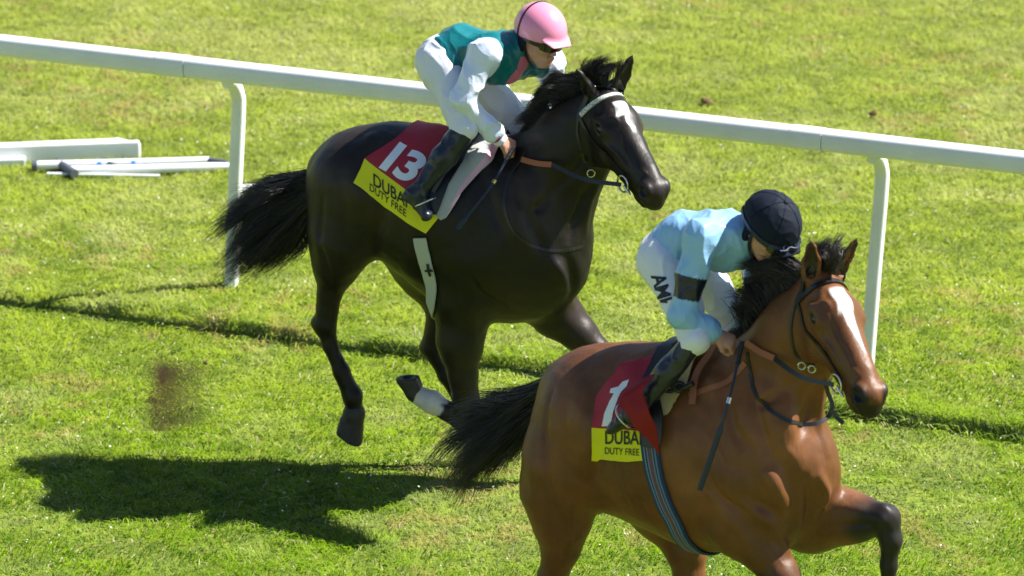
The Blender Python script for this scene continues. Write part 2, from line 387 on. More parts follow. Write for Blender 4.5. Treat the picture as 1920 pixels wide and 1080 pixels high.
def guide_hair(name, fr, guides, n, r, base_col, parent, mw, jit=.012, curl=.010, m=12, seed=1, trim=(.75, 1.05), spread=None):
    """hair combed along guide curves (u, v, y), each lock between two neighbouring guides"""
    g_ = np.random.default_rng(seed); G = []
    for g in guides:
        c = catmull(px_path(fr, g), 6); L = np.concatenate([[0], np.cumsum(np.linalg.norm(np.diff(c, axis=0), axis=1))]); t = np.linspace(0, L[-1], m)
        G.append(np.stack([np.interp(t, L, c[:, i]) for i in range(3)], 1))
    G = np.array(G); out = []; lat = spread if spread is not None else jit * 2.5
    t = np.linspace(0, 1, m)[:, None]; per = 40; nl = max(n // per, 4); tt = np.linspace(0, 1, m)
    for i in range(nl):                      # locks of hair that split and taper
        a0 = g_.random() * (len(G) - 1); o0 = g_.normal(0, jit, 3); o1 = g_.normal(0, jit * 2.6, 3); l0 = g_.normal(0, lat); ph0 = g_.random(3) * 6.28; w0 = g_.uniform(2, 6); c0 = g_.uniform(*trim)
        for j in range(per):
            a = np.clip(a0 + g_.normal(0, .10), 0, len(G) - 1.001); k = int(a); f = a - k; S_ = G[k] * (1 - f) + G[k + 1] * f
            cut = c0 * g_.uniform(.72, 1.05); S_ = np.stack([np.interp(tt * min(cut, 1.08), np.linspace(0, 1.08, m), S_[:, q]) if 0 else np.interp(tt * min(cut, 1), tt, S_[:, q]) for q in range(3)], 1)
            S_ = S_ + o0 + o1 * t ** 1.5 + np.array([0, 1, 0]) * l0 * (t * .8 + .2) + g_.normal(0, jit * .5, 3) + g_.normal(0, jit * (.9 if g_.random() < .94 else 3), 3) * t ** 2
            S_ = S_ + curl * t * np.sin(t * w0 + ph0) * 1.5 + curl * .5 * t * np.sin(t * g_.uniform(4, 10) + g_.random(3) * 6.28)
            out.append(S_)
    n = len(out)
    col = np.array(base_col)[None, :] * g_.uniform(.6, 1.7, (n, 1))
    return hair_mesh(name, np.array(out), g_.uniform(.5, 1.25, n) * r, col, parent, mw)

def cam_ray(fr, u, v):
    o = fr.M @ (CAM_LOC - fr.o); d = fr.M @ ray(u, v); return Vector(o), Vector(unit(d))
def surf(fr, bv, u, v, off=0.0, fy=-.1):
    o, d = cam_ray(fr, u, v); p, n, _, _ = bv.ray_cast(o, d)
    if p is None: p, n, _, _ = bv.find_nearest(Vector(fr.at(u, v, fy)))
    return np.array(p) + np.array(n) * off
def cloth_patch(name, fr, bv, rows, mat, parent, mw, off=.010, th=.004, ns=26, nt_=22, mirror=True, wob=.0, seed=0, mats=None, bandf=None):
    """a cloth laid over the body; rows: px polylines (rear to front) from its lower edge up to the spine"""
    g = []
    rows_i = [np.array([[np.interp(s, np.linspace(0, 1, len(r)), [p[k] for p in r]) for k in (0, 1)] for s in np.linspace(0, 1, ns)]) for r in rows]
    T = np.linspace(0, len(rows) - 1, nt_)
    for t in T:
        k = min(int(t), len(rows) - 2); f = t - k; R_ = rows_i[k] * (1 - f) + rows_i[k + 1] * f
        g.append([surf(fr, bv, u, v, off) for u, v in R_])
    g = np.array(g)
    for _ in range(6): g[1:-1, 1:-1] = (g[:-2, 1:-1] + g[2:, 1:-1] + g[1:-1, :-2] + g[1:-1, 2:]) / 4
    nn = np.cross(np.gradient(g, axis=1), np.gradient(g, axis=0)); nn /= np.linalg.norm(nn, axis=2, keepdims=True); nn *= np.sign((nn[..., 1:2] < 0) * 2 - 1.0)
    for i in range(g.shape[0]):              # never below the coat
        for j in range(g.shape[1]):
            q, n_, _, _ = bv.find_nearest(Vector(g[i, j])); dd = (Vector(g[i, j]) - q).dot(n_)
            if dd < off * .8: g[i, j] += np.array(n_) * (off * .8 - dd)
    for _ in range(2): g[1:-1, 1:-1] = .5 * g[1:-1, 1:-1] + .5 * (g[:-2, 1:-1] + g[2:, 1:-1] + g[1:-1, :-2] + g[1:-1, 2:]) / 4
    g = g + nn * .005
    if wob:
        W = wav(g.reshape(-1, 3), 20, seed, 8).reshape(g.shape[:2]); g = g + nn * (W * wob)[..., None]
    if mirror:
        b = g[::-1].copy(); b[..., 1] *= -1
        mid = g[-1].copy(); mid[:, 1] = 0; mid[:, 2] = np.maximum(mid[:, 2], mid[:, 2].mean()) ; mid[:, 2] = g[-1][:, 2] + .01
        g = np.concatenate([g, mid[None], b]); nn = np.concatenate([nn, np.tile([[0, 0, 1.]], (1, ns, 1)), nn[::-1] * [1, -1, 1]])
    a, b_, _ = g.shape; V = np.concatenate([g.reshape(-1, 3), (g - nn * th).reshape(-1, 3)]); n = a * b_
    Fc = []; mi = []
    for i in range(a - 1):
        for j in range(b_ - 1):
            q = (i * b_ + j, i * b_ + j + 1, (i + 1) * b_ + j + 1, (i + 1) * b_ + j); Fc.append(q); Fc.append(tuple(x + n for x in q[::-1]))
            mm = bandf(i, j, a, b_) if bandf else 0; mi += [mm, mm]
    edge = [(i * b_, (i + 1) * b_) for i in range(a - 1)] + [((i + 1) * b_ + b_ - 1, i * b_ + b_ - 1) for i in range(a - 1)] + [(j + 1, j) for j in range(b_ - 1)] + [((a - 1) * b_ + j, (a - 1) * b_ + j + 1) for j in range(b_ - 1)]
    for p, q in edge: Fc.append((p, q, q + n, p + n)); mi.append(0)
    o = new_mesh(name, V, Fc, mat, parent, mw=mw, mats=mats)
    if bandf: o.data.polygons.foreach_set('material_index', np.array(mi, np.int32))
    return o, BVHTree.FromPolygons([tuple(v) for v in V], Fc)
def text_shape(s, size=1.0, bold=0.0, shear=0.0, spacing=1.0, xs=1.0):
    """flat triangulated letters, finely cut: verts (x, y), faces"""
    cu = bpy.data.curves.new('letters', 'FONT'); cu.body = s; cu.size = size; cu.offset = bold; cu.shear = shear; cu.space_character = spacing; cu.resolution_u = 6
    ob = bpy.data.objects.new('letters', cu); COL.objects.link(ob); bpy.context.view_layer.update()
    me = bpy.data.meshes.new_from_object(ob.evaluated_get(bpy.context.evaluated_depsgraph_get()))
    bpy.data.objects.remove(ob); bpy.data.curves.remove(cu)
    bm = bmesh.new(); bm.from_mesh(me); bpy.data.meshes.remove(me); bmesh.ops.triangulate(bm, faces=bm.faces[:])
    for _ in range(3):
        e = [x for x in bm.edges if x.calc_length() > size * .16]
        if not e: break
        bmesh.ops.subdivide_edges(bm, edges=e, cuts=1); bmesh.ops.triangulate(bm, faces=[f for f in bm.faces if len(f.verts) > 3])
    V = np.array([v.co[:2] for v in bm.verts]) * [xs, 1]; Fc = [tuple(v.index for v in f.verts) for f in bm.faces]; bm.free()
    return V, Fc
def poly_shape(pts, cell=6):
    bm = bmesh.new(); f = bm.faces.new([bm.verts.new((x, y, 0)) for x, y in pts]); bmesh.ops.triangulate(bm, faces=bm.faces[:])
    for _ in range(3):
        e = [x for x in bm.edges if x.calc_length() > cell]
        if not e: break
        bmesh.ops.subdivide_edges(bm, edges=e, cuts=1); bmesh.ops.triangulate(bm, faces=[f for f in bm.faces if len(f.verts) > 3])
    bm.verts.index_update(); V = np.array([v.co[:2] for v in bm.verts]); Fc = [tuple(v.index for v in f.verts) for f in bm.faces]; bm.free(); return V, Fc
def decal(name, fr, bv, shape, org, ex, ey, mat, parent, mw, off=.003):
    """printed letters lying on a cloth: shape units go to px steps ex, ey from org and onto the cloth's surface"""
    V, Fc = shape; out = []
    for x, y in V:
        u = org[0] + x * ex[0] + y * ey[0]; v = org[1] + x * ex[1] + y * ey[1]; o, d = cam_ray(fr, u, v); p, n, _, _ = bv.ray_cast(o, d)
        if p is None: p, n, _, _ = bv.find_nearest(Vector(fr.at(u, v, -.3)))
        if n.dot(d) > 0: n = -n
        out.append(np.array(p) + np.array(n) * off)
    return new_mesh(name, out, Fc, mat, parent, mw=mw, smooth=False)

# ------------------------------------------------------------------ riders
def finger_hand(s, w, d, n, side, r=.0085, curl=1.35, L=.080, k=.006):
    """hand at wrist w, pointing d, back of the hand n; side=+1/-1 is where the thumb lies along x = d x n"""
    d = unit(d); n = unit(n - d * (n @ d)); x = np.cross(d, n) * side
    palm = w + d * .050
    s.cone(w - d * .02, w + d * .02, (.024, .019), (.030, .017), .02, side=x)
    s.cone(w + d * .02, w + d * .070, (.034, .017), (.038, .015), .015, side=x)
    for i, (off, l) in enumerate(((.028, .95), (.010, 1.05), (-.009, 1.0), (-.027, .82))):
        p = w + d * .074 + x * off; a = .25; ln = [.038 * l, .026 * l, .019 * l]
        for j in range(3):
            a += curl * (.62 if j else .55); dv = d * math.cos(a) - n * math.sin(a); q = p + dv * ln[j]
            s.cone(p, q, r * (1.08 - .08 * j), r * (1 - .10 * j), k); p = q
    t0 = w + d * .022 + x * .028; t1 = t0 + unit(x * .55 + d * .75 - n * .35) * .036; t2 = t1 + unit(d * .7 - n * .75 - x * .25) * .028
    s.cone(t0, t1, .0125, .0105, .012); s.cone(t1, t2, .0105, .0085, .006)
def rider(fr, sp, label):
    A = fr.at; J = {k: A(*v) for k, v in sp['j'].items()}
    mw = fr.matrix(); base = J['pelvis']; root = empty('person', mw @ Matrix.Translation(Vector(base)), label, 'jockey')
    HAx = head_axes(*sp['head_rot'], fr); hc = J['head']; f, l, u = HAx
    hk = sp.get('hk', 1.0); H = lambda x, y, z: hc + hk * (x * f + y * l + z * u)
    allp = np.array(list(J.values()) + [H(.2, 0, 0), H(0, 0, .15)]); lo = allp.min(0) - .22; hi = allp.max(0) + .2
    side = unit(J['sR'] - J['sL'])
    up = unit(J['chest'] - J['pelvis'])
    hipR = J['hR']; hipL = J['hL']
    def torso(s, g):
        s.cone(hipR, hipL, .105 + g, .105 + g, .06)
        s.cone(J['pelvis'], J['waist'], (.150 + g, .105 + g), (.135 + g, .100 + g), .05, side=side)
        s.cone(J['waist'], J['chest'], (.135 + g, .100 + g), (.160 + g, .115 + g), .05, side=side)
        s.cone(J['chest'], J['neck'] + (J['chest'] - J['neck']) * .35, (.160 + g, .115 + g), (.120 + g, .080 + g), .05, side=side)
    def arm(s, S_, E_, W_, g, full=True):
        s.cone(J['chest'] * .35 + S_ * .65, S_, .070 + g, .060 + g, .05); s.cone(S_, E_, .056 + g, .044 + g, .03); s.cone(E_, W_, .042 + g, (.030 if full else .026) + g, .02)
    # body: one skin from head to feet
    s = SDF(lo, hi, .0045)
    torso(s, -.012)
    for q in 'RL':
        arm(s, J['s' + q], J['e' + q], J['w' + q], -.010)
        s.cone(J['h' + q], J['k' + q], .085, .052, .04); s.cone(J['k' + q], J['a' + q], .048, .034, .02); s.cone(J['a' + q], J['t' + q], .026, .016, .02)
        finger_hand(s, J['w' + q], J['f' + q] - J['w' + q], sp['hn'], 1 if q == 'R' else -1)
    s.cone(J['neck'] - up * .06, hc - f * .02 - u * .06, .058, .052, .04)
    s.ell(H(-.015, 0, .025), (.098 * hk, .076 * hk, .098 * hk), .03, HAx)
    s.cone(H(.035, 0, -.02), H(.045, 0, -.075), (.058, .05), (.042, .040), .03, side=l)
    s.cone(H(.058, 0, -.088), H(.066, 0, -.094), (.026, .020), (.018, .014), .02, side=l)                 # chin
    for y in (-1, 1):
        s.cone(H(.0, y * .058, -.045), H(.055, y * .024, -.092), .018, .014, .025)                       # jaw line
        s.ell(H(.062, y * .036, -.022), (.018, .020, .016), .02, HAx)                                    # cheek bone
        s.cone(H(.078, y * .012, .024), H(.070, y * .042, .022), .010, .008, .015)                       # brow
        s.ell(H(.084, y * .031, .004), (.014, .015, .011), .010, HAx, op='s')                           # eye socket
        s.ell(H(.071, y * .031, .003), (.012, .013, .012), .004, HAx)                                    # eyeball
        s.ell(H(-.008, y * .078, -.008), (.017, .008, .030), .006, HAx); s.ell(H(-.002, y * .086, -.006), (.009, .005, .018), .004, HAx, op='s')
        s.ell(H(.098, y * .010, -.030), (.010, .007, .007), .006, HAx)                                   # nostril wing
    s.cone(H(.082, 0, .014), H(.106, 0, -.026), (.008, .008), (.011, .010), .012, side=l)                # nose
    s.cone(H(.088, -.018, -.053), H(.088, .018, -.053), .0065, .0065, .010)                              # upper lip
    s.cone(H(.084, -.015, -.065), H(.084, .015, -.065), .0075, .0075, .010)
    s.cone(H(.0965, -.020, -.059), H(.0965, .020, -.059), .0035, .0035, .004, op='s')
    V, Q = s.mesh(1); new_mesh('body', V, Q, M['skin'], root, mw=mw)
    # jersey
    s = SDF(lo, hi, .006); torso(s, .006)
    s.cut_half(J['pelvis'] + (J['waist'] - J['pelvis']) * sp['hem'] , J['pelvis'] - J['waist'], .01)
    for q in 'RL':
        W_ = J['w' + q]; E_ = J['e' + q]; arm(s, J['s' + q], E_, E_ + (W_ - E_) * .82, sp['sleeve'], False)
        s.cone(E_ + (W_ - E_) * .62, E_ + (W_ - E_) * .80, .036 + sp['sleeve'], .033 + sp['sleeve'], .02)
    s.cone(J['neck'] - up * .05, J['neck'] + unit(hc - J['neck']) * .03, .066, .060, .03)
    V, Q = s.mesh(2); V = wrinkle(V, Q, sp.get('wr', .005), 17, sp['seed'], sp.get('an', (1, 1, 1))); V = wrinkle(V, Q, .0016, 45, sp['seed'] + 5, sp.get('an', (1, 1, 1)))
    def seg_d(P, a, b): t = np.clip(((P - a) @ (b - a)) / ((b - a) @ (b - a)), 0, 1)[:, None]; return np.linalg.norm(P - a - t * (b - a), axis=1), t[:, 0]
    col = sp['silk'](V, J, seg_d, H)
    jer = new_mesh('silk_jersey', V, Q, sp['silk_mat'], root, mw=mw, colors=col); jb = bvh_of(V, Q)
    # breeches
    s = SDF(lo, hi, .006)
    s.cone(hipR, hipL, .118, .118, .06); s.cone(J['pelvis'], J['waist'], (.158, .112), (.136, .102), .05, side=side)
    s.cut_half(J['pelvis'] + (J['waist'] - J['pelvis']) * (sp['hem'] + .35), J['waist'] - J['pelvis'], .01)
    for q in 'RL': s.cone(J['h' + q], J['k' + q], .108, .064, .05); s.cone(J['k' + q], J['k' + q] + (J['a' + q] - J['k' + q]) * .16, .063 * sp.get('bk', 1), .050 * sp.get('bk', 1), .02)
    V, Q = s.mesh(2); V = wrinkle(V, Q, .0035, 30, sp['seed'] + 9)
    br = new_mesh('breeches', V, Q, M['breeches'], root, mw=mw); bb = bvh_of(V, Q)
    # boots
    for q in 'RL':
        K, An, T = J['k' + q], J['a' + q], J['t' + q]; s = SDF(np.minimum(np.minimum(K, An), T) - .14, np.maximum(np.maximum(K, An), T) + .14, .005)
        bk = sp.get('bk', 1.0); s.cone(K + (An - K) * .09, K + (An - K) * .45, .062 * bk, .060 * bk, .02); s.cone(K + (An - K) * .45, An, .060 * bk, .040, .03)
        fd = unit(T - An); s.cone(An, T, (.040, .038), (.036, .024), .03); sd = unit(An - K); s.cone(An - fd * .03 + sd * .035, An - fd * .03 + sd * .055, .030, .028, .02); s.cone(An - fd * .03 + sd * .048, T + sd * .014, (.032, .02), (.034, .012), .012)
        V, Q = s.mesh(2); V = wrinkle(V, Q, .0025, 32, 31 + ord(q)); new_mesh('boot', V, Q, sp['boot'], root, mw=mw)
    # helmet: shell and peak
    s = SDF(hc - .24, hc + .26, .004); hs = sp.get('hs', 1.0)
    s.ell(H(-.012, 0, .045), (.132 * hs * hk, .108 * hs * hk, .122 * hs * hk), .02, HAx)
    s.cut_half(H(.0, 0, sp['rim']), -u + f * .10, .008)
    s.ell(H(-.012, 0, .040), (.118 * hs * hk, .094 * hs * hk, .108 * hs * hk), .004, HAx, op='s')
    s.cone(H(.095, 0, sp['rim'] + .024), H(.145, 0, sp['rim'] + .008), (.085, .012), (.060, .006), .015, side=l)
    s.ell(H(-.0, 0, .020), (.112 * hk, .088 * hk, .10 * hk), .004, HAx, op='s')
    V, Q = s.mesh(1); 
    if sp.get('cap'):
        V = wrinkle(V, Q, .0015, 40, 77)
    hl = new_mesh('helmet', V, Q, sp['helmet'], root, mw=mw); hb = bvh_of(V, Q)
    return dict(root=root, J=J, H=H, mw=mw, jb=jb, bb=bb, hb=hb, HA=HAx, jer=jer, helmet=hl, breeches=br)
# ------------------------------------------------------------------ dark horse and its rider's horse spec
SP1 = dict(
  trunk=[(678, 345, 0, .235, .275), (738, 350, 0, .27, .295), (822, 388, 0, .30, .365), (900, 428, 0, .30, .415), (960, 458, 0, .26, .385), (1000, 482, 0, .18, .245)],
  mass=[(660, 370, -.12, .20, .13, .24), (668, 372, .12, .18, .13, .22), (965, 430, -.15, .16, .10, .30), (985, 290, 0, .16, .06, .10), (1026, 492, -.09, .09, .09, .13), (1033, 492, .09, .09, .09, .13)],
  neck=[(1012, 400, 0, .16, .25), (1040, 330, 0, .12, .215), (1078, 268, -.02, .10, .18), (1112, 222, -.05, .08, .135)],
  poll=(1138, 164, -.06), head_rot=(rad(62), rad(29), rad(-1)), head_scale=1.07,
  legs=[[(672, 350, -.10, .19), (643, 448, -.13, .15), (630, 497, -.13, .092), (618, 548, -.13, .058), (610, 608, -.13, .054), (620, 648, -.13, .038), (640, 695, -.13, .037), (661, 742, -.12, .047), (664, 772, -.12, .040)],
        [(700, 370, .10, .18), (800, 500, .14, .14), (832, 580, .14, .085), (812, 648, .14, .056), (838, 705, .14, .040), (866, 755, .14, .036), (895, 795, .14, .042), (905, 822, .14, .036)],
        [(900, 480, -.12, .17), (868, 560, -.14, .125), (863, 640, -.15, .095), (868, 700, -.15, .075), (876, 765, -.15, .066), (868, 788, -.15, .050), (838, 770, -.15, .042), (810, 755, -.15, .052), (788, 744, -.15, .040), (780, 736, -.15, .040)],
        [(985, 520, .12, .15), (1040, 585, .14, .105), (1085, 625, .14, .085), (1122, 662, .14, .066), (1122, 700, .14, .042), (1116, 750, .14, .036), (1100, 790, .14, .044), (1090, 812, .14, .036)]],
  bump=[(594, 604, -.13, 606, 618, -.13, .028, .03), (797, 652, .14, 812, 665, .14, .028, .03), (900, 300, -.16, 960, 420, -.2, .04, .06), (700, 270, -.12, 650, 330, -.18, .04, .05)],
  groove=[(1060, 470, 0, 1078, 545, 0, .02, .02), (1010, 390, -.2, 1095, 300, -.13, .012, .010)],
  ears=[((-.01, -.068, -.03), (-.035, -.165, .10), (.1, -.95)), ((-.005, .06, -.03), (-.05, .115, .135), (.95, .1))])
SP2 = dict(
  trunk=[(1118, 765, 0, .24, .27), (1200, 806, 0, .28, .375), (1290, 832, 0, .31, .405), (1365, 850, 0, .29, .415), (1428, 866, 0, .24, .345), (1462, 880, 0, .17, .22)],
  mass=[(1080, 850, -.12, .21, .13, .27), (1095, 830, .12, .18, .12, .24), (1440, 850, -.15, .16, .10, .30), (1370, 690, 0, .16, .06, .10), (1476, 880, -.09, .09, .07, .14), (1506, 888, .10, .09, .07, .14)],
  neck=[(1418, 785, 0, .15, .27), (1460, 705, 0, .115, .205), (1500, 635, -.02, .10, .175), (1526, 575, -.05, .08, .125)],
  poll=(1550, 508, -.06), head_rot=(rad(68), rad(31), rad(-3)), head_scale=1.06,
  legs=[[(1110, 790, -.10, .20), (1058, 870, -.14, .16), (1047, 925, -.14, .135), (1053, 980, -.14, .104), (1052, 1030, -.14, .082), (1037, 1085, -.14, .064), (1030, 1150, -.14, .058), (1040, 1190, -.14, .040), (1055, 1250, -.14, .035), (1062, 1290, -.14, .045), (1068, 1320, -.14, .036)],
        [(1140, 800, .10, .18), (1240, 940, .14, .14), (1285, 1030, .14, .088), (1292, 1080, .14, .066), (1290, 1130, .14, .056), (1310, 1180, .14, .038), (1335, 1230, .14, .035), (1352, 1268, .14, .044), (1362, 1295, .14, .036)],
        [(1400, 890, -.12, .17), (1398, 985, -.14, .125), (1432, 1035, -.15, .088), (1465, 1085, -.15, .072), (1495, 1130, -.15, .064), (1480, 1170, -.15, .042), (1455, 1220, -.15, .036), (1435, 1255, -.15, .044), (1420, 1275, -.15, .036)],
        [(1460, 900, .12, .16), (1525, 975, .14, .122), (1598, 970, .14, .092), (1660, 972, .14, .064), (1670, 1012, .14, .046), (1666, 1060, .14, .036), (1665, 1130, .14, .035), (1668, 1170, .14, .045), (1674, 1200, .14, .036)]],
  bump=[(1545, 905, .20, 1535, 965, .20, .03, .04), (1340, 720, -.16, 1400, 850, -.22, .04, .06), (1120, 705, -.12, 1080, 770, -.18, .04, .05), (1515, 775, .02, 1540, 870, .08, .035, .045), (1122, 870, .10, 1119, 940, .12, .12, .055)],
  groove=[(1505, 850, -.02, 1520, 950, -.02, .022, .02), (1430, 760, -.2, 1525, 690, -.12, .012, .010)],
  ears=[((-.005, -.062, -.02), (-.04, -.095, .14), (.95, -.25)), ((-.005, .06, -.02), (-.03, .10, .15), (.95, .25))])

def sculpt(fr, V, Q, strokes):
    """muscle ridges (+) and hollows (-) along lines on the seen side"""
    bv = bvh_of(V, Q)
    for pts, w, h in strokes:
        P = catmull([surf(fr, bv, u, v) for u, v in pts], 36) if len(pts) > 1 else np.array([surf(fr, bv, *pts[0])])
        lo, hi = P.min(0) - 3 * w, P.max(0) + 3 * w; m = np.where(((V > lo) & (V < hi)).all(1))[0]; X = V[m]; N = vnormals(V, Q)[m]
        d = np.full(len(m), 9.); at_ = np.zeros(len(m))
        for i, p in enumerate(P):
            e = np.linalg.norm(X - p, axis=1); b = e < d; d[b] = e[b]; at_[b] = i / max(len(P) - 1, 1)
        fade = .35 + .65 * np.sin(np.pi * np.clip(at_, .0, 1)) if len(P) > 1 else 1.0
        V[m] = X + N * (h * fade * np.exp(-(d / w) ** 2))[:, None]
    return V
BAY_BRUSH = [([(1428, 878), (1450, 903), (1474, 948)], .046, .028), ([(1464, 868), (1490, 925), (1484, 985)], .040, -.028), ([(1412, 958), (1438, 972), (1458, 992)], .038, .024),
    ([(1400, 935), (1440, 955), (1468, 975)], .026, -.016), ([(1448, 990), (1475, 1030), (1498, 1070)], .022, .014), ([(1402, 690), (1415, 760), (1436, 830), (1450, 868)], .030, -.020),
    ([(1345, 700), (1368, 780), (1396, 850)], .030, -.012), ([(1378, 730), (1402, 800), (1425, 850)], .045, .014), ([(1325, 885), (1355, 935), (1400, 962)], .022, -.015), ([(1345, 960), (1385, 990), (1410, 1030)], .030, .012),
    ([(1112, 905), (1122, 860), (1140, 800)], .035, -.022), ([(1036, 735), (1022, 800), (1028, 890), (1046, 975)], .018, -.012), ([(1065, 760), (1062, 830), (1075, 900)], .024, -.010), ([(1090, 740), (1098, 800), (1100, 860)], .05, .012),
    ([(1535, 715), (1512, 780), (1490, 835)], .028, -.020), ([(1545, 720), (1536, 775), (1552, 850)], .022, .016), ([(1537, 893), (1548, 925), (1540, 950)], .022, .024), ([(1510, 900), (1520, 950), (1510, 990)], .030, -.030),
    ([(1560, 940), (1600, 952), (1640, 960)], .030, .010), ([(1570, 985), (1610, 985), (1640, 985)], .016, -.010), ([(1648, 945), (1668, 960)], .018, .008), ([(1655, 992), (1668, 998)], .012, -.008), ([(1655, 975)], .02, .006)] + \
    [([(x, 860 + i * 6), (x + 14, 915 + i * 5), (x + 34, 958 + i * 4)], .011, -.0035) for i, x in enumerate(range(1150, 1216, 16))] + \
    [([(1536, 572), (1548, 566), (1556, 576)], .012, .009), ([(1552, 590), (1562, 625), (1584, 665), (1600, 700)], .0055, .0045), ([(1532, 632), (1556, 652), (1578, 690)], .012, .007), ([(1520, 612), (1524, 650), (1540, 680)], .02, -.006),
     ([(1548, 545), (1552, 560)], .016, -.008), ([(1596, 690), (1612, 705)], .012, .006), ([(1330, 820), (1360, 870), (1365, 930), (1390, 960)], .008, .004), ([(1290, 900), (1330, 930), (1370, 985)], .008, .0035), ([(1560, 960), (1590, 950), (1630, 965)], .008, .004), ([(1440, 1000), (1450, 1030), (1470, 1060)], .008, .004), ([(1200, 700), (1140, 720), (1110, 760), (1095, 830)], .03, -.008), ([(1592, 728), (1600, 745)], .012, -.004), ([(1070, 940), (1066, 1000), (1050, 1060)], .014, -.010)]
DARK_BRUSH = [([(1030, 480), (1050, 510), (1062, 545)], .032, .024), ([(1060, 480), (1075, 520), (1068, 560)], .028, -.022), ([(958, 300), (972, 360), (1000, 430), (1025, 480)], .030, -.018), ([(905, 320), (925, 390), (950, 450)], .030, -.010),
    ([(935, 340), (960, 410), (985, 470)], .05, .014), ([(880, 520), (905, 555), (945, 575)], .024, -.014), ([(870, 560), (885, 600), (890, 650)], .028, .010), ([(700, 462), (712, 420), (728, 370)], .035, -.020),
    ([(606, 370), (600, 430), (612, 500), (622, 545)], .018, -.012), ([(640, 330), (648, 400), (652, 460)], .026, -.008), ([(660, 300), (672, 350), (670, 410)], .05, .012), ([(1108, 345), (1085, 400), (1068, 450)], .024, -.020),
    ([(1125, 340), (1104, 390), (1098, 440)], .020, .010), ([(636, 640), (642, 690), (655, 728)], .010, -.005), ([(615, 610), (622, 630)], .014, .006), ([(868, 700), (872, 740)], .018, .006), ([(1140, 226), (1150, 220), (1160, 230)], .012, .010),
    ([(1156, 245), (1168, 275), (1186, 310)], .0055, .0045), ([(1135, 272), (1158, 290), (1180, 322)], .012, .007), ([(1150, 198), (1156, 212)], .016, -.009), ([(1200, 318), (1214, 328)], .012, .006)]
SP1['brush'] = DARK_BRUSH; SP2['brush'] = BAY_BRUSH
def make_horse(sp, fr, name_label, res, hooves, coatf, eyes=True):
    mw = fr.matrix(); root = empty('horse', mw, name_label, 'horse')
    V, Q, H, HA = horse_body(fr, sp, res)
    Vh = (V - H(0, 0, 0)) @ HA.T / sp['head_scale']
    V = V + vnormals(V, Q) * (wav(V, 14, 5, 8) * .003 + wav(V, 40, 9, 8) * .0008)[:, None]
    V = sculpt(fr, V, Q, sp['brush'])
    col = coatf(V, Vh)
    for (bx, by, bz), (tx, ty, tz), opn in sp['ears']:                 # dark inside of the ears
        b = H(bx, by, bz); t_ = H(tx, ty, tz); d = t_ - b; op_ = unit(HA[0] * opn[0] + HA[1] * opn[1]); wide = unit(np.cross(d, op_)); k = ((V - b) @ d) / (d @ d)
        r = V - b - k[:, None] * d; m = (r @ op_ > -.004) & (k > .02) & (k < .95) & (np.abs(r @ wide) < .028 * (1.05 - np.abs(k - .4) * 1.2)) & (np.linalg.norm(r, axis=1) < .05)
        col[m] = np.minimum(col[m], [.03, .02, .015])
    body = new_mesh('body', V, Q, M['coat'], root, mw=mw, colors=col)
    for y in (-1, 1):
        bpy_eye = SDF(H(.172, y * .09, -.072) - .05, H(.172, y * .09, -.072) + .05, .003)
        bpy_eye.ell(H(.172, y * .087, -.075), (.022, .022, .020), .003); v, q = bpy_eye.mesh(1); new_mesh('eye', v, q, M['eye'], root, mw=mw)
    for top, tip, fw, r in hooves:
        a = fr.at(*top); b = fr.at(*tip); f_ = fr.at(*fw) - a; hoof(fr, root, mw, a, b, r, sole=f_)
    return dict(root=root, V=V, Q=Q, H=H, HA=HA, bv=bvh_of(V, Q), mw=mw, body=body)
def coat_dark(V, Vh):
    c = np.tile([.0125, .0092, .0072], (len(V), 1))
    n = .5 + .5 * wav(V, 6, 3); c = c * (.75 + .5 * n[:, None]); b_ = sm(n, .45, 1.0)[:, None] * .6; c = c * (1 - b_) + b_ * np.array([.030, .018, .011])
    x, y, z = Vh.T; on = (z > -.075)
    star = on * sm(-np.abs(y + .006 + .008 * np.sin(x * 40)) , -.034, -.026) * sm(x, .10, .115) * (1 - sm(x, .185, .20)) 
    strip = on * sm(-np.abs(y + .004 - (x - .2) * .1 + .004 * np.sin(x * 90)), -.012, -.006) * sm(x, .17, .18) * (1 - sm(x, .25, .30))
    w = np.maximum(star, strip)[:, None]; c = c * (1 - w) + w * np.array([.72, .70, .68])
    # white sock on the folded forefoot
    pa = F1.at(834, 768, -.15); d = V - pa; ax = unit(F1.at(800, 750, -.15) - pa); s = d @ ax
    far = np.linalg.norm(V - F1.at(805, 752, -.15), axis=1)
    w = (sm(s + .012 * wav(V, 60, 2), -.005, .012) * (far < .16))[:, None]; c = c * (1 - w) + w * np.array([.62, .58, .54])
    w = (sm(x, .50, .56) * (np.abs(y) < .1) * (np.abs(z) < .3))[:, None] * .5; c = c * (1 - w) + w * np.array([.03, .022, .02])
    return c
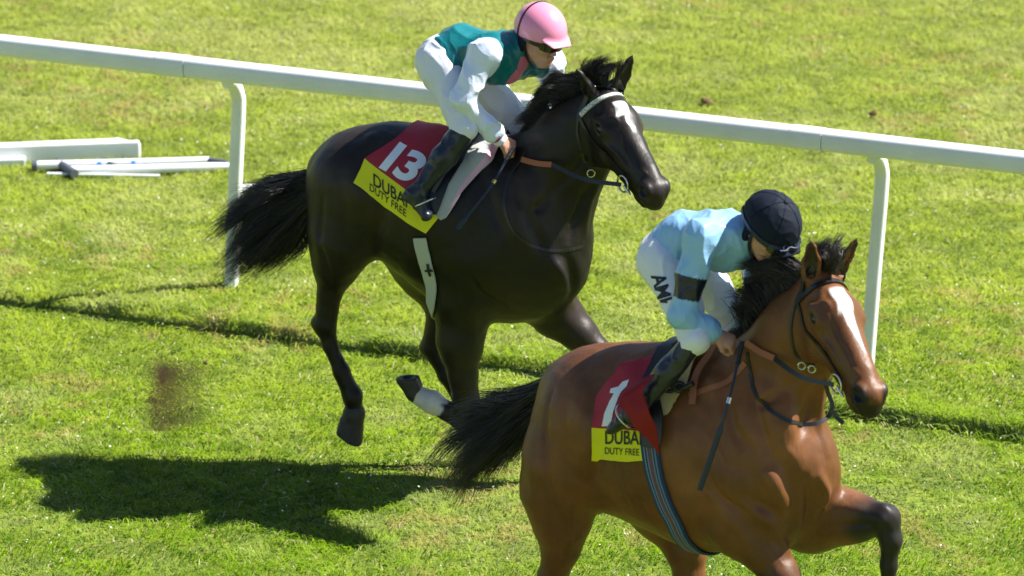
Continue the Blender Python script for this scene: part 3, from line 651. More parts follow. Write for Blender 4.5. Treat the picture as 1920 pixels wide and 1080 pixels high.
def coat_bay(V, Vh):
    n = .5 + .5 * wav(V, 5, 13); c = np.array([.158, .061, .0205]) * (.85 + .3 * n[:, None])
    x, y, z = Vh.T; head = (np.abs(y) < .16) & (x > -.05) & (x < .7) & (z > -.4) & (z < .06)
    blaze = (z > -.085) * head * sm(-np.abs(y + .004 + (x - .2) * .02 + .004 * np.sin(x * 60)), -.036 + .0, -.030) * sm(x, .085, .12) * (1 - sm(x + .0 * y, .20, .24))
    low = (z > -.085) * head * sm(-np.abs(y + .002 - (x - .2) * .06), -.024 * (1 - sm(x, .2, .42)) - .004, -.018 * (1 - sm(x, .2, .42))) * sm(x, .18, .2) * (1 - sm(x, .38, .42))
    w = np.maximum(blaze, low)[:, None]
    dn = np.sqrt((x - .565) ** 2 + (np.abs(y) - .066) ** 2 + (z + .105) ** 2)
    muz = np.maximum(head * sm(x + .02 * np.sin(y * 60), .47, .54) * sm(-z, .075, .12) * 1.15, head * (1 - sm(dn, .044, .064)) * 1.15)[:, None].clip(0, 1.17)
    eye = (head * (1 - sm(np.sqrt((x - .172) ** 2 + ((z + .075) * 1.3) ** 2) + (np.abs(y) < .05), .020, .034)))[:, None]; c = c * (1 - eye * .8) + eye * .8 * np.array([.02, .013, .01])
    c = c * (1 - muz * .85) + muz * .85 * np.array([.010, .008, .008])
    c = c * (1 - w) + w * np.array([.78, .72, .68])
    zz = V[:, 2]; hx = V[:, 0]
    # black points: lower legs, from the knees and hocks down
    kn = F2.at(1640, 965, .14); d = V - kn; ax = unit(F2.at(1690, 985, .14) - kn); s1 = sm(d @ ax + .02 * wav(V, 30, 4), -.13, .01) * (V[:, 0] > F2.at(1560, 960, .14)[0]) * (zz < kn[2] + .15)
    k2 = F2.at(1455, 1065, -.15); s2 = sm(k2[2] + .02 * wav(V, 25, 5) - zz, -.03, .09) * (V[:, 0] > F2.at(1400, 1065, -.15)[0] - .2)
    k3 = F2.at(1030, 1110, -.14); s3 = sm(k3[2] - zz, -.05, .08)
    w = np.clip(np.maximum.reduce([s1, s2 * (zz < k2[2] + .1), s3]), 0, 1)[:, None]
    c = c * (1 - w) + w * np.array([.018, .014, .013])
    return c
HR = .0065
h1 = make_horse(SP1, F1, 'almost black racehorse with a white star galloping along the white rail', HR,
    [((664, 774, -.12), (652, 820, -.12), (705, 850, -.12), .064), ((908, 828, .14), (920, 870, .14), (940, 835, .14), .056),
     ((778, 738, -.15), (766, 708, -.15), (740, 722, -.15), .052), ((1086, 820, .14), (1070, 850, .14), (1110, 830, .14), .056)], coat_dark)
h2 = make_horse(SP2, F2, 'bay brown racehorse with a white blaze, galloping in front at the lower right', HR,
    [((1070, 1328, -.14), (1076, 1378, -.14), (1120, 1340, -.14), .058), ((1366, 1303, .14), (1380, 1345, .14), (1410, 1315, .14), .058),
     ((1416, 1281, -.15), (1392, 1306, -.15), (1400, 1340, -.15), .056), ((1677, 1208, .14), (1684, 1255, .14), (1730, 1215, .14), .058)], coat_bay)
BK = (.010, .009, .009)
guide_hair('tail', F1, [[(600, 324, 0), (555, 334, .02), (510, 352, .03), (462, 378, .03), (416, 408, .02)],
    [(602, 332, 0), (548, 345, 0), (492, 372, 0), (445, 410, 0), (416, 450, -.02)],
    [(604, 342, 0), (552, 370, 0), (500, 405, 0), (455, 445, 0), (418, 485, 0)],
    [(604, 350, 0), (565, 390, 0), (520, 432, 0), (470, 472, 0), (416, 512, 0)],
    [(602, 358, 0), (585, 405, .02), (555, 448, .03), (510, 480, .03), (462, 494, .02)]], 4600, .0021, BK, h1['root'], h1['mw'], jit=.015, curl=.022, seed=4, trim=(.6, 1.15), spread=.05)
guide_hair('mane', F1, [[(1008, 235, 0), (995, 228, .03), (985, 240, .06), (972, 262, .09)],
    [(1030, 212, 0), (1012, 195, .03), (1000, 195, .05), (985, 222, .08)],
    [(1055, 200, 0), (1040, 178, .0), (1020, 180, .03), (1008, 215, .05)],
    [(1080, 182, 0), (1062, 160, .0), (1038, 156, .02), (1014, 188, .05)],
    [(1105, 170, -.02), (1085, 156, -.02), (1060, 150, .0), (1030, 172, .02)],
    [(1125, 162, -.05), (1110, 154, -.04), (1088, 154, -.02), (1062, 172, .0)]], 2600, .0020, BK, h1['root'], h1['mw'], jit=.008, curl=.014, seed=5, spread=.035)
guide_hair('forelock', F1, [[(1108, 158, -.04), (1098, 138, -.04), (1102, 122, -.03), (1120, 115, -.02)],
    [(1130, 158, -.06), (1128, 138, -.06), (1138, 124, -.05), (1165, 118, -.03)],
    [(1150, 162, -.07), (1155, 145, -.07), (1165, 130, -.06), (1178, 112, -.04)]], 700, .0018, BK, h1['root'], h1['mw'], jit=.008, curl=.010, seed=6, spread=.02)
guide_hair('tail', F2, [[(1030, 720, 0), (965, 747, .02), (905, 760, .03), (858, 774, .03), (828, 800, .02)],
    [(1030, 730, 0), (955, 767, 0), (895, 797, 0), (856, 834, 0), (834, 882, -.02)],
    [(1030, 742, 0), (962, 797, 0), (908, 844, 0), (872, 894, 0), (862, 938, 0)],
    [(1026, 754, 0), (980, 812, 0), (935, 862, 0), (900, 907, 0), (872, 952, 0)]], 4800, .0020, BK, h2['root'], h2['mw'], jit=.012, curl=.016, seed=14, trim=(.5, 1.05), spread=.045)
guide_hair('mane', F2, [[(1385, 655, 0), (1375, 640, .05), (1372, 655, .08), (1368, 680, .10)],
    [(1410, 640, 0), (1398, 600, .02), (1396, 590, .04), (1398, 618, .07)],
    [(1438, 608, 0), (1420, 565, .0), (1402, 545, .02), (1392, 562, .05)],
    [(1462, 572, 0), (1440, 525, .0), (1415, 500, .02), (1395, 506, .04)],
    [(1488, 535, -.02), (1465, 508, -.02), (1435, 491, .0), (1405, 494, .02)],
    [(1512, 508, -.04), (1495, 498, -.04), (1465, 486, -.02), (1438, 494, .0)]], 3800, .0020, (.020, .016, .014), h2['root'], h2['mw'], jit=.010, curl=.013, seed=15, spread=.03)
guide_hair('forelock', F2, [[(1530, 505, -.05), (1530, 478, -.05), (1538, 462, -.04), (1560, 458, -.02)],
    [(1552, 506, -.06), (1555, 480, -.06), (1562, 466, -.05), (1582, 468, -.03)],
    [(1572, 508, -.07), (1578, 490, -.07), (1580, 478, -.06), (1590, 482, -.04)]], 700, .0018, (.02, .017, .016), h2['root'], h2['mw'], jit=.008, curl=.010, seed=16, spread=.02)
# ------------------------------------------------------------------ turf
def vnoise2(x, y, s, seed):
    r = np.random.default_rng(seed); g = r.random((256, 256)); X = x * s; Y = y * s; i = np.floor(X).astype(int); j = np.floor(Y).astype(int); fx = X - i; fy = Y - j
    fx = fx * fx * (3 - 2 * fx); fy = fy * fy * (3 - 2 * fy); G = lambda a, b: g[a % 256, b % 256]
    return (G(i, j) * (1 - fx) + G(i + 1, j) * fx) * (1 - fy) + (G(i, j + 1) * (1 - fx) + G(i + 1, j + 1) * fx) * fy
def fbm(x, y, s, seed): return (vnoise2(x, y, s, seed) + .5 * vnoise2(x, y, s * 2.1, seed + 1) + .25 * vnoise2(x, y, s * 4.3, seed + 2)) / 1.75
gm = material('turf_soil', (.175, .215, .030), .9, .1, noise=(1.5, .8, 1.2), bump=(30, .6, .03))
tag(new_mesh('ground', [(-400, -60, 0), (400, -60, 0), (400, 900, 0), (-400, 900, 0)], [(0, 1, 2, 3)], gm, smooth=False), kind='structure')
mg = material('grass_blade', attr='Coat', rough=.5, spec=.25, transl=.38)
_t = mg.node_tree; _g = _t.nodes.new('ShaderNodeNewGeometry'); _a = _t.nodes.new('ShaderNodeVectorMath'); _a.operation = 'MULTIPLY_ADD'; _a.inputs[1].default_value = (.36, .36, .36); _a.inputs[2].default_value = (0, 0, .85)
_n = _t.nodes.new('ShaderNodeVectorMath'); _n.operation = 'NORMALIZE'; _t.links.new(_g.outputs['Normal'], _a.inputs[0]); _t.links.new(_a.outputs[0], _n.inputs[0]); _t.links.new(_n.outputs[0], _t.nodes['Principled BSDF'].inputs['Normal'])
def grass():
    n = 950000; x0, x1, y0, y1 = -4.6, 5.2, -5.6, 12.5
    x = rng.uniform(x0, x1, n); y = rng.uniform(y0, y1, n)
    keep = np.abs(x) < 3.3 + (y + 6) * .12
    x, y = x[keep], y[keep]
    no = 380000; xo, yo = rng.uniform(-14, 14, no), rng.uniform(-9, 30, no); ko = ~((np.abs(xo) < 3.3 + (yo + 6) * .12) & (yo > y0) & (yo < y1) & (xo > x0)); inner = len(x)
    x, y = np.concatenate([x, xo[ko]]), np.concatenate([y, yo[ko]]); n = len(x); big = np.where(np.arange(n) < inner, 1, 2.6)
    cl = fbm(x, y, 1.6, 1); cl2 = fbm(x * .8, y * 1.1, 8, 5); pal = fbm(x, y, .55, 9); fine = fbm(x, y, 22, 12)
    L = .020 + .020 * cl + .026 * np.clip(cl2 - .35, 0, 1) + rng.exponential(.004, n); L *= rng.uniform(.7, 1.2, n)
    az = rng.uniform(0, 6.283, n); lean = rng.uniform(.6, 2.0, n) + .4 * (fine > .55)
    sa, sb = ground_pt(0, 548), ground_pt(1865, 805); sd = unit(sb - sa); off = (x - sa[0]) * -sd[1] + (y - sa[1]) * sd[0]      # unmown tufts under the rail
    L = L + np.where((np.abs(off) < .16) & (fbm(x, y, 3.4, 140) > .47), .055, 0) * rng.uniform(.4, 1, n)
    # each tuft combed its own way
    az = np.where(rng.random(n) < .75, np.where(fbm(x, y, 5.5, 30) + rng.normal(0, .05, n) > .5, 0, 3.14159) + rng.normal(0, .75, n), az)
    dx, dy = np.cos(az), np.sin(az); wd = rng.uniform(.0016, .0034, n) * big; fa = rng.uniform(0, 3.14, n); wx, wy = np.cos(fa) * wd, np.sin(fa) * wd
    b = np.stack([x, y, np.full(n, -.004)], 1)
    mid = b + np.stack([dx * L * lean * .28, dy * L * lean * .28, L * .62], 1); tip = b + np.stack([dx * L * lean * .85, dy * L * lean * .85, L * np.clip(1.02 - lean * .28, .3, 1)], 1)
    W = np.stack([wx, wy, np.zeros(n)], 1)
    V = np.stack([b - W, b + W, mid + W, mid - W, tip], 1).reshape(-1, 3)
    k = np.arange(n)[:, None] * 5
    T = np.concatenate([k + [0, 1, 2], k + [0, 2, 3], k + [3, 2, 4]], 1).reshape(-1, 3)
    t = np.clip(.5 + 2.4 * (cl2 - .5) + rng.normal(0, .22, n), 0, 1)[:, None]; p = np.clip((pal - .42) * 3 + (fbm(x, y, 3.2, 91) - .5) * 3 + rng.normal(0, .15, n), 0, 1)[:, None]
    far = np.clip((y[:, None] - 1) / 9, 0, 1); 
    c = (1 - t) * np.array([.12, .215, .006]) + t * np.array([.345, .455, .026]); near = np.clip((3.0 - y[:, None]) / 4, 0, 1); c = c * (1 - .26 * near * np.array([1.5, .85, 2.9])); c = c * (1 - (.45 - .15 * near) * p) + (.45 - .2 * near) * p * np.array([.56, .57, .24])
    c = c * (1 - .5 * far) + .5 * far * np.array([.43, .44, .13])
    bare = (fbm(x, y, .8, 77)[:, None] > .60) & (fbm(x, y, 9, 78)[:, None] > .62); c = np.where(bare, .5 * c + .5 * np.array([.42, .30, .12]), c); c *= rng.uniform(.85, 1.15, (n, 1))
    dry = rng.random(n) < .035; c[dry] = np.array([.55, .52, .30]) * rng.uniform(.6, 1.1, (dry.sum(), 1))
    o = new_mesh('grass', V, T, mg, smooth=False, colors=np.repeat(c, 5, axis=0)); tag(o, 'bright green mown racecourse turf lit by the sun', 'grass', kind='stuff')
    # clover and daisy heads
    m = 5200; x = rng.uniform(-4, 4.4, m); y = rng.uniform(-3, 11, m); ok = fbm(x, y, 1.3, 50) + rng.normal(0, .12, m) > .52; x, y = x[ok], y[ok]; m = len(x)
    V = []; Fc = []
    for i in range(m):
        r = rng.uniform(.003, .0065); c0 = np.array([x[i], y[i], rng.uniform(.035, .06)]); nv = unit(rng.normal(0, .4, 3) + [0, -.3, 1]); a = unit(np.cross(nv, [0, 1, .2])); b_ = np.cross(nv, a); k = len(V)
        V.append(c0 + nv * .003); V += [c0 + r * (math.cos(q) * a * rng.uniform(.7, 1.3) + math.sin(q) * b_) for q in np.arange(6) * 1.047]
        Fc += [(k, k + 1 + j, k + 1 + (j + 1) % 6) for j in range(6)]
    fm = material('petals', (.72, .72, .60), .6, .3, transl=.3)
    tag(new_mesh('daisies', V, Fc, fm), 'tiny white flower heads scattered through the turf', 'wild flowers', kind='stuff')
grass()
# ------------------------------------------------------------------ tack
ID = Matrix.Identity(4)
def surf_path(fr, bv, pts, fy=-.1): return [surf(fr, bv, p[0], p[1], 0, fy if len(p) < 3 else p[2]) for p in pts]
def wrap_path(pts_near): return list(pts_near) + [np.array([p[0], -p[1], p[2]]) for p in pts_near[::-1]]
def bridle(h, fr, brow_mat, strap_mat, nose):
    H, bv, root, mw = h['H'], h['bv'], h['root'], h['mw']
    br = strap('bridle', [H(.03, -.11, -.14), H(.01, -.10, -.06), H(-.015, -.05, .02), H(-.015, .05, .02), H(.01, .10, -.06), H(.03, .11, -.14)], bv, .024, strap_mat, root, mw, th=.006)
    for y in (-1, 1):
        strap('cheek_strap', [H(.03, y * .11, -.13), H(.13, y * .12, -.16), H(.25, y * .10, -.165), H(.36, y * .09, -.165), H(.425, y * .08, -.165)], bv, .017, strap_mat, br, mw, th=.006)
        strap('throat_strap', [H(.02, y * .11, -.12), H(.06, y * .10, -.22), H(.11, y * .06, -.31), H(.12, 0, -.33)], bv, .012, strap_mat, br, mw, th=.005)
        c = H(.43, y * .079, -.168); rg = join_data([ring_data(c, h['HA'][1] * y * .9 + h['HA'][0] * .15, h['HA'][2], .040, .0048), tube_data([H(.44, y * .078, -.168), H(.462, y * .074, -.172), H(.49, y * .066, -.178)], [.006, .010, .004])])
        new_mesh('bit_ring', *rg, M['steel'], br, mw=mw)
    strap('browband', [H(.035, -.112, -.12), H(.045, -.105, -.05), H(.055, -.06, -.0), H(.06, 0, .02), H(.055, .06, 0), H(.045, .105, -.05), H(.035, .112, -.12)], bv, .022, brow_mat, br, mw, th=.009, n=12)
    if nose: strap('noseband', [H(.30, -.06, -.24), H(.31, -.09, -.15), H(.32, -.06, -.03), H(.32, 0, .0), H(.32, .06, -.03), H(.31, .09, -.15), H(.30, .06, -.24)], bv, .016, strap_mat, br, mw, th=.005)
    return br
b1 = bridle(h1, F1, M['braid'], M['black_leather'], False)
b2 = bridle(h2, F2, M['black_leather'], M['black_leather'], False)

def reins(h, fr, hand_px, mid_px, y_hand, dark_r=.008):
    """rubber-covered hand part and dark leather from hand to bit, both sides"""
    H, root, mw = h['H'], h['root'], h['mw']; bit = H(.43, -.085, -.172); hand = fr.at(*hand_px)
    rub = fr.at(*mid_px); P = catmull([hand, (hand + rub) / 2 + np.array([0, 0, -.006]), rub], 8); N = np.tile([.2, -.9, .35], (len(P), 1))
    v, f = ribbon_data(P, N, .026, .006); r = new_mesh('reins', v, f, M['brown_rubber'], root, mw=mw)
    P = catmull([rub, rub * .5 + bit * .5 + np.array([0, -.02, -.018]), bit], 10); N = np.tile([.2, -.9, .35], (len(P), 1))
    v, f = ribbon_data(P, N, .020, .005); new_mesh('rein_leather', v, f, M['black_leather'], r, mw=mw)
    # the far rein goes round the other side of the neck
    bit2 = H(.43, .085, -.172); h2_ = hand + np.array([.02, .14, 0]); P = catmull([h2_, h2_ * .5 + bit2 * .5 + np.array([0, .08, 0]), bit2], 12); N = np.tile([.2, .9, .35], (len(P), 1))
    v, f = ribbon_data(P, N, .020, .005); new_mesh('rein_leather', v, f, M['black_leather'], r, mw=mw)
    return r
r1 = reins(h1, F1, (978, 299, -.16), (1035, 309, -.20), -.15)
r2 = reins(h2, F2, (1398, 642, -.14), (1452, 672, -.16), -.15)
# rings where the martingale meets the reins
v, f = ring_data(F1.at(1108, 325, -.19), (0.4, -1, 0), (0, 0, 1), .018, .0035); new_mesh('martingale_ring', v, f, M['steel'], h1['root'], mw=h1['mw'])
for uv in ((1503, 686), (1522, 692)):
    v, f = ring_data(F2.at(*uv, -.19), (0.4, -1, 0), (0, 0, 1), .015, .0035); new_mesh('martingale_ring', v, f, M['steel'], h2['root'], mw=h2['mw'])
# neck straps
P = surf_path(F1, h1['bv'], [(985, 285), (955, 330), (945, 380), (960, 430), (1000, 462), (1050, 470), (1092, 462)])
strap('neck_strap', P, h1['bv'], .014, M['black_leather'], h1['root'], h1['mw'])
P = surf_path(F2, h2['bv'], [(1402, 660), (1408, 700), (1415, 735), (1440, 765), (1475, 788), (1505, 796)]); 
ns = strap('neck_strap', P, h2['bv'], .016, M['black_leather'], h2['root'], h2['mw'])
P = catmull([F2.at(1505, 796, -.20), F2.at(1530, 794, -.16), F2.at(1552, 782, -.10), F2.at(1560, 760, -.08), F2.at(1552, 735, -.08), F2.at(1546, 712, -.10)], 8)
v, f = ribbon_data(P, np.tile([.5, -.7, .3], (len(P), 1)), .018, .006); new_mesh('martingale', v, f, M['tan_leather'] if 0 else M['black_leather'], h2['root'], mw=h2['mw'])
P = catmull([F2.at(1558, 768, -.09), F2.at(1568, 782, -.08), F2.at(1582, 794, -.08)], 6); v, f = ribbon_data(P, np.tile([.5, -.7, .3], (len(P), 1)), .018, .006); new_mesh('strap_end', v, f, M['black_leather'], h2['root'], mw=h2['mw'])
# tan breastplate strap of the bay, dark strap of the black
P = surf_path(F2, h2['bv'], [(1292, 742), (1320, 732), (1350, 722), (1378, 704), (1398, 680)]); strap('breast_strap', P, h2['bv'], .024, M['tan_leather'], h2['root'], h2['mw'], th=.006)
P = surf_path(F2, h2['bv'], [(1302, 760), (1312, 700), (1345, 655)]); strap('saddle_strap', P, h2['bv'], .03, M['tan_leather'], h2['root'], h2['mw'], th=.006, off=.02)

# number cloths
cl1, cb1 = cloth_patch('number_cloth', F1, h1['bv'], [[(664, 343), (715, 380), (765, 416), (800, 436)], [(685, 300), (735, 336), (782, 370), (830, 400)], [(722, 276), (770, 300), (815, 330), (860, 350)], [(757, 251), (796, 250), (835, 251), (872, 256)]],
    M['red_cloth'], h1['root'], h1['mw'], off=.012, wob=.004, seed=3, mats=[M['red_cloth'], M['yellow_cloth']], bandf=lambda i, j, a, b: 1 if (i < 7 or i >= a - 8) else 0)
tag(cl1, 'crimson number cloth with a yellow lower band')
cl2, cb2 = cloth_patch('number_cloth', F2, h2['bv'], [[(1110, 860), (1145, 861), (1180, 864), (1212, 862)], [(1112, 801), (1145, 803), (1180, 806), (1216, 810)], [(1122, 745), (1152, 745), (1186, 748), (1222, 752)], [(1166, 690), (1192, 682), (1218, 674), (1250, 668)]],
    M['red_cloth'], h2['root'], h2['mw'], off=.012, wob=.006, seed=8, mats=[M['red_cloth'], M['yellow_cloth']], bandf=lambda i, j, a, b: 1 if (i < 7 or i >= a - 8) else 0)
e1 = (.815, .58); n1 = (.47, -.88)                      # along and up the sloping cloth of the black
decal('number', F1, cb1, text_shape('13', 1, .038, .20, .86, 1.0), (699, 305), (92 * .86, 92 * .46), (92 * .40, -92 * .78), M['white_print'], cl1, h1['mw'])
decal('lettering', F1, cb1, text_shape('DUBAI', 1, .012), (699, 346), (27 * .83, 27 * .56), (27 * -.02, -27 * 1.2), M['black_print'], cl1, h1['mw'])
decal('lettering', F1, cb1, text_shape('DUTY FREE', 1, .004), (692, 356), (17 * .82, 17 * .60), (17 * .05, -17 * 1.15), M['black_print'], cl1, h1['mw'])
decal('number', F2, cb2, poly_shape([(1144, 737), (1146, 729), (1160, 725), (1168, 716), (1180, 712), (1176, 724), (1165, 735), (1160, 745), (1151, 770), (1145, 799), (1129, 799), (1134, 775), (1144, 752), (1152, 738)]), (0, 0), (1, 0), (0, 1), M['white_print'], cl2, h2['mw'])
decal('lettering', F2, cb2, text_shape('DUBAI', 1, .014), (1134, 832), (26 * .92, .5), (0, -36), M['black_print'], cl2, h2['mw'])
decal('lettering', F2, cb2, text_shape('DUTY FREE', 1, .004), (1134, 851), (13.0, .6), (0, -18), M['black_print'], cl2, h2['mw'])

# saddles with their pads and girths
pad1, pb1 = cloth_patch('saddle_pad', F1, h1['bv'], [[(818, 402), (828, 412), (838, 408), (845, 398)], [(812, 345), (830, 352), (850, 358), (868, 362)], [(835, 290), (860, 298), (885, 308), (912, 312)], [(852, 256), (880, 256), (912, 264), (942, 274)]],
    M['white_pad'], h1['root'], h1['mw'], off=.020, mats=[M['white_pad'], M['pink_trim']], bandf=lambda i, j, a, b: 1 if j >= b - 5 else 0, ns=24)
sd1, sb1 = cloth_patch('saddle', F1, h1['bv'], [[(788, 398), (805, 402), (822, 400)], [(800, 345), (822, 348), (842, 348)], [(825, 292), (848, 296), (876, 300)], [(842, 254), (870, 254), (902, 258)]], M['black_leather'], h1['root'], h1['mw'], off=.034, ns=16)
pad2, pb2 = cloth_patch('saddle_pad', F2, h2['bv'], [[(1244, 782), (1256, 778), (1262, 770), (1266, 760)], [(1236, 730), (1256, 728), (1276, 726), (1292, 722)], [(1240, 695), (1262, 690), (1285, 686), (1304, 682)], [(1246, 664), (1268, 660), (1292, 656), (1318, 652)]], M['tan_pad'], h2['root'], h2['mw'], off=.020)
sd2, sb2 = cloth_patch('saddle', F2, h2['bv'], [[(1214, 835), (1236, 838), (1246, 830)], [(1206, 780), (1232, 780), (1250, 780)], [(1206, 730), (1226, 724), (1242, 722)], [(1236, 664), (1250, 662), (1264, 660)]], M['black_leather'], h2['root'], h2['mw'], off=.034, ns=16, wob=.003)
# the cloth's loose front corner, blown over the flap of the bay's saddle
G = []
for row, y0, y1 in (([(1222, 838), (1229, 846), (1236, 853)], -.41, -.37), ([(1196, 806), (1212, 806), (1229, 806)], -.48, -.42), ([(1172, 774), (1194, 772), (1217, 770)], -.51, -.46), ([(1160, 755), (1183, 745), (1206, 735)], -.51, -.45), ([(1170, 738), (1196, 724), (1222, 712)], -.48, -.42), ([(1188, 718), (1212, 706), (1226, 702)], -.43, -.38)):
    r = catmull([F2.at(u, v, y0 + (y1 - y0) * k / 2) for k, (u, v) in enumerate(row)], 6); G.append(r)
G = np.array([catmull(list(np.array(G)[:, j]), 5) for j in range(len(G[0]))]).transpose(1, 0, 2); a_, b_, _ = G.shape; V = G.reshape(-1, 3); V = V + np.array([0, -1, 0]) * (wav(V, 26, 12) * .006)[:, None]; n = len(V)
V = np.concatenate([V, V + [0, .005, 0]]); Fc = [q for i in range(a_ - 1) for j in range(b_ - 1) for q in ((i * b_ + j, i * b_ + j + 1, (i + 1) * b_ + j + 1, (i + 1) * b_ + j), tuple(n + x for x in (i * b_ + j, (i + 1) * b_ + j, (i + 1) * b_ + j + 1, i * b_ + j + 1)))]
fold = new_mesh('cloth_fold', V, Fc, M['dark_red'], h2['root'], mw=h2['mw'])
def girth(h, fr, pts, width, mats, stripes):
    P = catmull(surf_path(fr, h['bv'], pts), 6); last = P[-1]; under = []
    p_, _, _, _ = h['bv'].ray_cast(Vector((last[0], 0, last[2] - .8)), Vector((0, 0, 1))); zb = p_.z if p_ is not None else last[2] - .1; zb = min(zb, last[2] - .02)
    under = [np.array([last[0] + .004 * k, last[1] * math.cos(k * math.pi / 12), last[2] + (zb - last[2]) * math.sin(k * math.pi / 12)]) for k in range(1, 7)]
    near = np.concatenate([P, catmull([last] + under, 4)[1:]]); full = np.concatenate([near, (near * [1, -1, 1])[::-1][1:]]); P, N = snap(h['bv'], full, .006)
    for _ in range(3): P[1:-1] = (P[:-2] + 2 * P[1:-1] + P[2:]) / 4
    v, f = ribbon_data(P, N, width, .008); g = new_mesh('girth', v, f, mats[0], h['root'], mw=h['mw'], smooth=False)
    T = np.gradient(P, axis=0)
    for off, w_, m_ in stripes:
        Sd = np.array([unit(np.cross(unit(t), n)) for t, n in zip(T, N)]); v, f = ribbon_data(P + Sd * off + N * .0075, N, w_, .003); new_mesh('girth_stripe', v, f, m_, g, mw=h['mw'], smooth=False)
    return g
g1 = girth(h1, F1, [(788, 445), (791, 462), (797, 485), (804, 508)], .066, [M['girth_grey']], [])
g2 = girth(h2, F2, [(1218, 800), (1222, 850), (1232, 900), (1248, 945), (1264, 975)], .085, [M['girth_blue']], [(-.026, .006, M['girth_stripe']), (-.012, .006, M['girth_stripe']), (0, .014, M['girth_pink']), (.012, .006, M['girth_stripe']), (.026, .006, M['girth_stripe'])])
P = catmull(surf_path(F1, h1['bv'], [(805, 492), (807, 504), (810, 514)]), 5); P, N = snap(h1['bv'], P, .018)
v, f = ribbon_data(P, N, .012, .004); v2, f2 = ribbon_data(*snap(h1['bv'], catmull(surf_path(F1, h1['bv'], [(800, 504), (808, 503), (815, 504)]), 5), .018), .010, .004)
new_mesh('girth_buckle', *join_data([(v, f), (v2, f2)]), M['black_leather'], g1, mw=h1['mw'], smooth=False)
# strap knot on the bay's pad
c = surf(F2, h2['bv'], 1262, 730, .045); v, f = join_data([ring_data(c, (.3, -1, .1), (0, 0, 1), .028, .010), ring_data(c + [.05, 0, .0], (.5, -1, .3), (0, 1, 1), .018, .010), tube_data(catmull([c + [.02, 0, 0], c + [.07, -.01, .0], c + [.12, 0, .03]], 5), .012)])
new_mesh('strap_knot', v, f, M['black_leather'], h2['root'], mw=h2['mw'])
def silk1(V, J, seg_d, H):
    dt, tt = seg_d(V, J['pelvis'], J['neck']); da = np.full(len(V), 9.); 
    for q in 'RL':
        d1, t1 = seg_d(V, J['s' + q], J['e' + q]); d2, _ = seg_d(V, J['e' + q], J['w' + q]); da = np.minimum(da, d1); da = np.minimum(da, d2)
    arm = (da < .088) & (dt > .138)
    c = np.tile([.004, .145, .165], (len(V), 1)); c[arm] = [.68, .75, .93]
    # pink sash round the chest front and hem
    d = unit(J['neck'] - J['pelvis']); f = (V - J['pelvis']) @ d; L = np.linalg.norm(J['neck'] - J['pelvis']); side = unit(J['sL'] - J['sR']); fr_ = np.cross(side, d)
    front = ((V - J['chest']) @ fr_); s_ = (V - J['chest']) @ side
    sash = (np.abs(s_ - .02) < .032) & (front * np.sign(sp1_front) > .02) & ~arm; c[sash] = [.62, .16, .26]
    hem = (f < L * .42) & (f > L * .25) & (front * sp1_front > .075) & ~arm; c[hem] = [.55, .05, .10]
    return c
def silk2(V, J, seg_d, H):
    c = np.tile([.25, .47, .74], (len(V), 1))
    for q in 'RL':
        d1, t1 = seg_d(V, J['s' + q], J['e' + q]); m = (d1 < .10) & (t1 > .50) & (t1 < .80); c[m] = [.006, .010, .022]
    return c
sp1_front = 1
M['silk'] = material('racing_silk', attr='Coat', rough=.34, spec=.5, bump=(20, .45, .012))
RS1 = dict(j=dict(pelvis=(838, 108, 0), waist=(868, 92, 0), chest=(938, 108, 0), neck=(982, 88, 0), head=(1013, 74, -.01),
    sR=(908, 100, -.19), sL=(1028, 112, .18), eR=(868, 186, -.27), eL=(1045, 190, .24), wR=(938, 262, -.17), wL=(1010, 262, .05), fR=(975, 282, -.12), fL=(1020, 280, .0),
    hR=(830, 122, -.09), hL=(862, 112, .09), kR=(872, 240, -.25), kL=(978, 232, .20), aR=(783, 362, -.37), aL=(885, 345, .37), tR=(802, 405, -.39), tL=(910, 392, .38)),
    head_rot=(rad(50), rad(12), rad(-4)), hn=np.array([.2, -.55, .8]), sleeve=.016, hem=.35, seed=3, hk=1.07, bk=.95, an=(1, 1, .6), silk=silk1, silk_mat=M['silk'], boot=M['navy_leather'], helmet=M['pink_silk'], rim=.018, wr=.0065)
R1 = rider(F1, RS1, 'jockey in green silks and pink helmet crouching on the almost black horse')
RS2 = dict(j=dict(pelvis=(1262, 478, 0), waist=(1292, 446, 0), chest=(1360, 450, 0), neck=(1410, 440, 0), head=(1440, 434, -.01),
    sR=(1314, 446, -.20), sL=(1428, 462, .18), eR=(1280, 588, -.29), eL=(1420, 560, .24), wR=(1342, 628, -.17), wL=(1392, 628, .05), fR=(1382, 646, -.12), fL=(1405, 640, .0),
    hR=(1250, 490, -.09), hL=(1288, 478, .09), kR=(1304, 636, -.26), kL=(1385, 610, .20), aR=(1190, 770, -.38), aL=(1320, 745, .37), tR=(1150, 802, -.40), tL=(1345, 800, .38)),
    head_rot=(rad(48), rad(37), rad(-2)), hn=np.array([.2, -.55, .8]), sleeve=.016, hem=.35, seed=8, hk=1.03, bk=.82, an=(1, 1, .6), silk=silk2, silk_mat=M['silk'], boot=M['navy_leather'], helmet=M['navy_cloth'], rim=.015, cap=True, hs=1.04, wr=.0065)
R2 = rider(F2, RS2, 'jockey in pale blue silks and navy cap crouching on the bay horse')
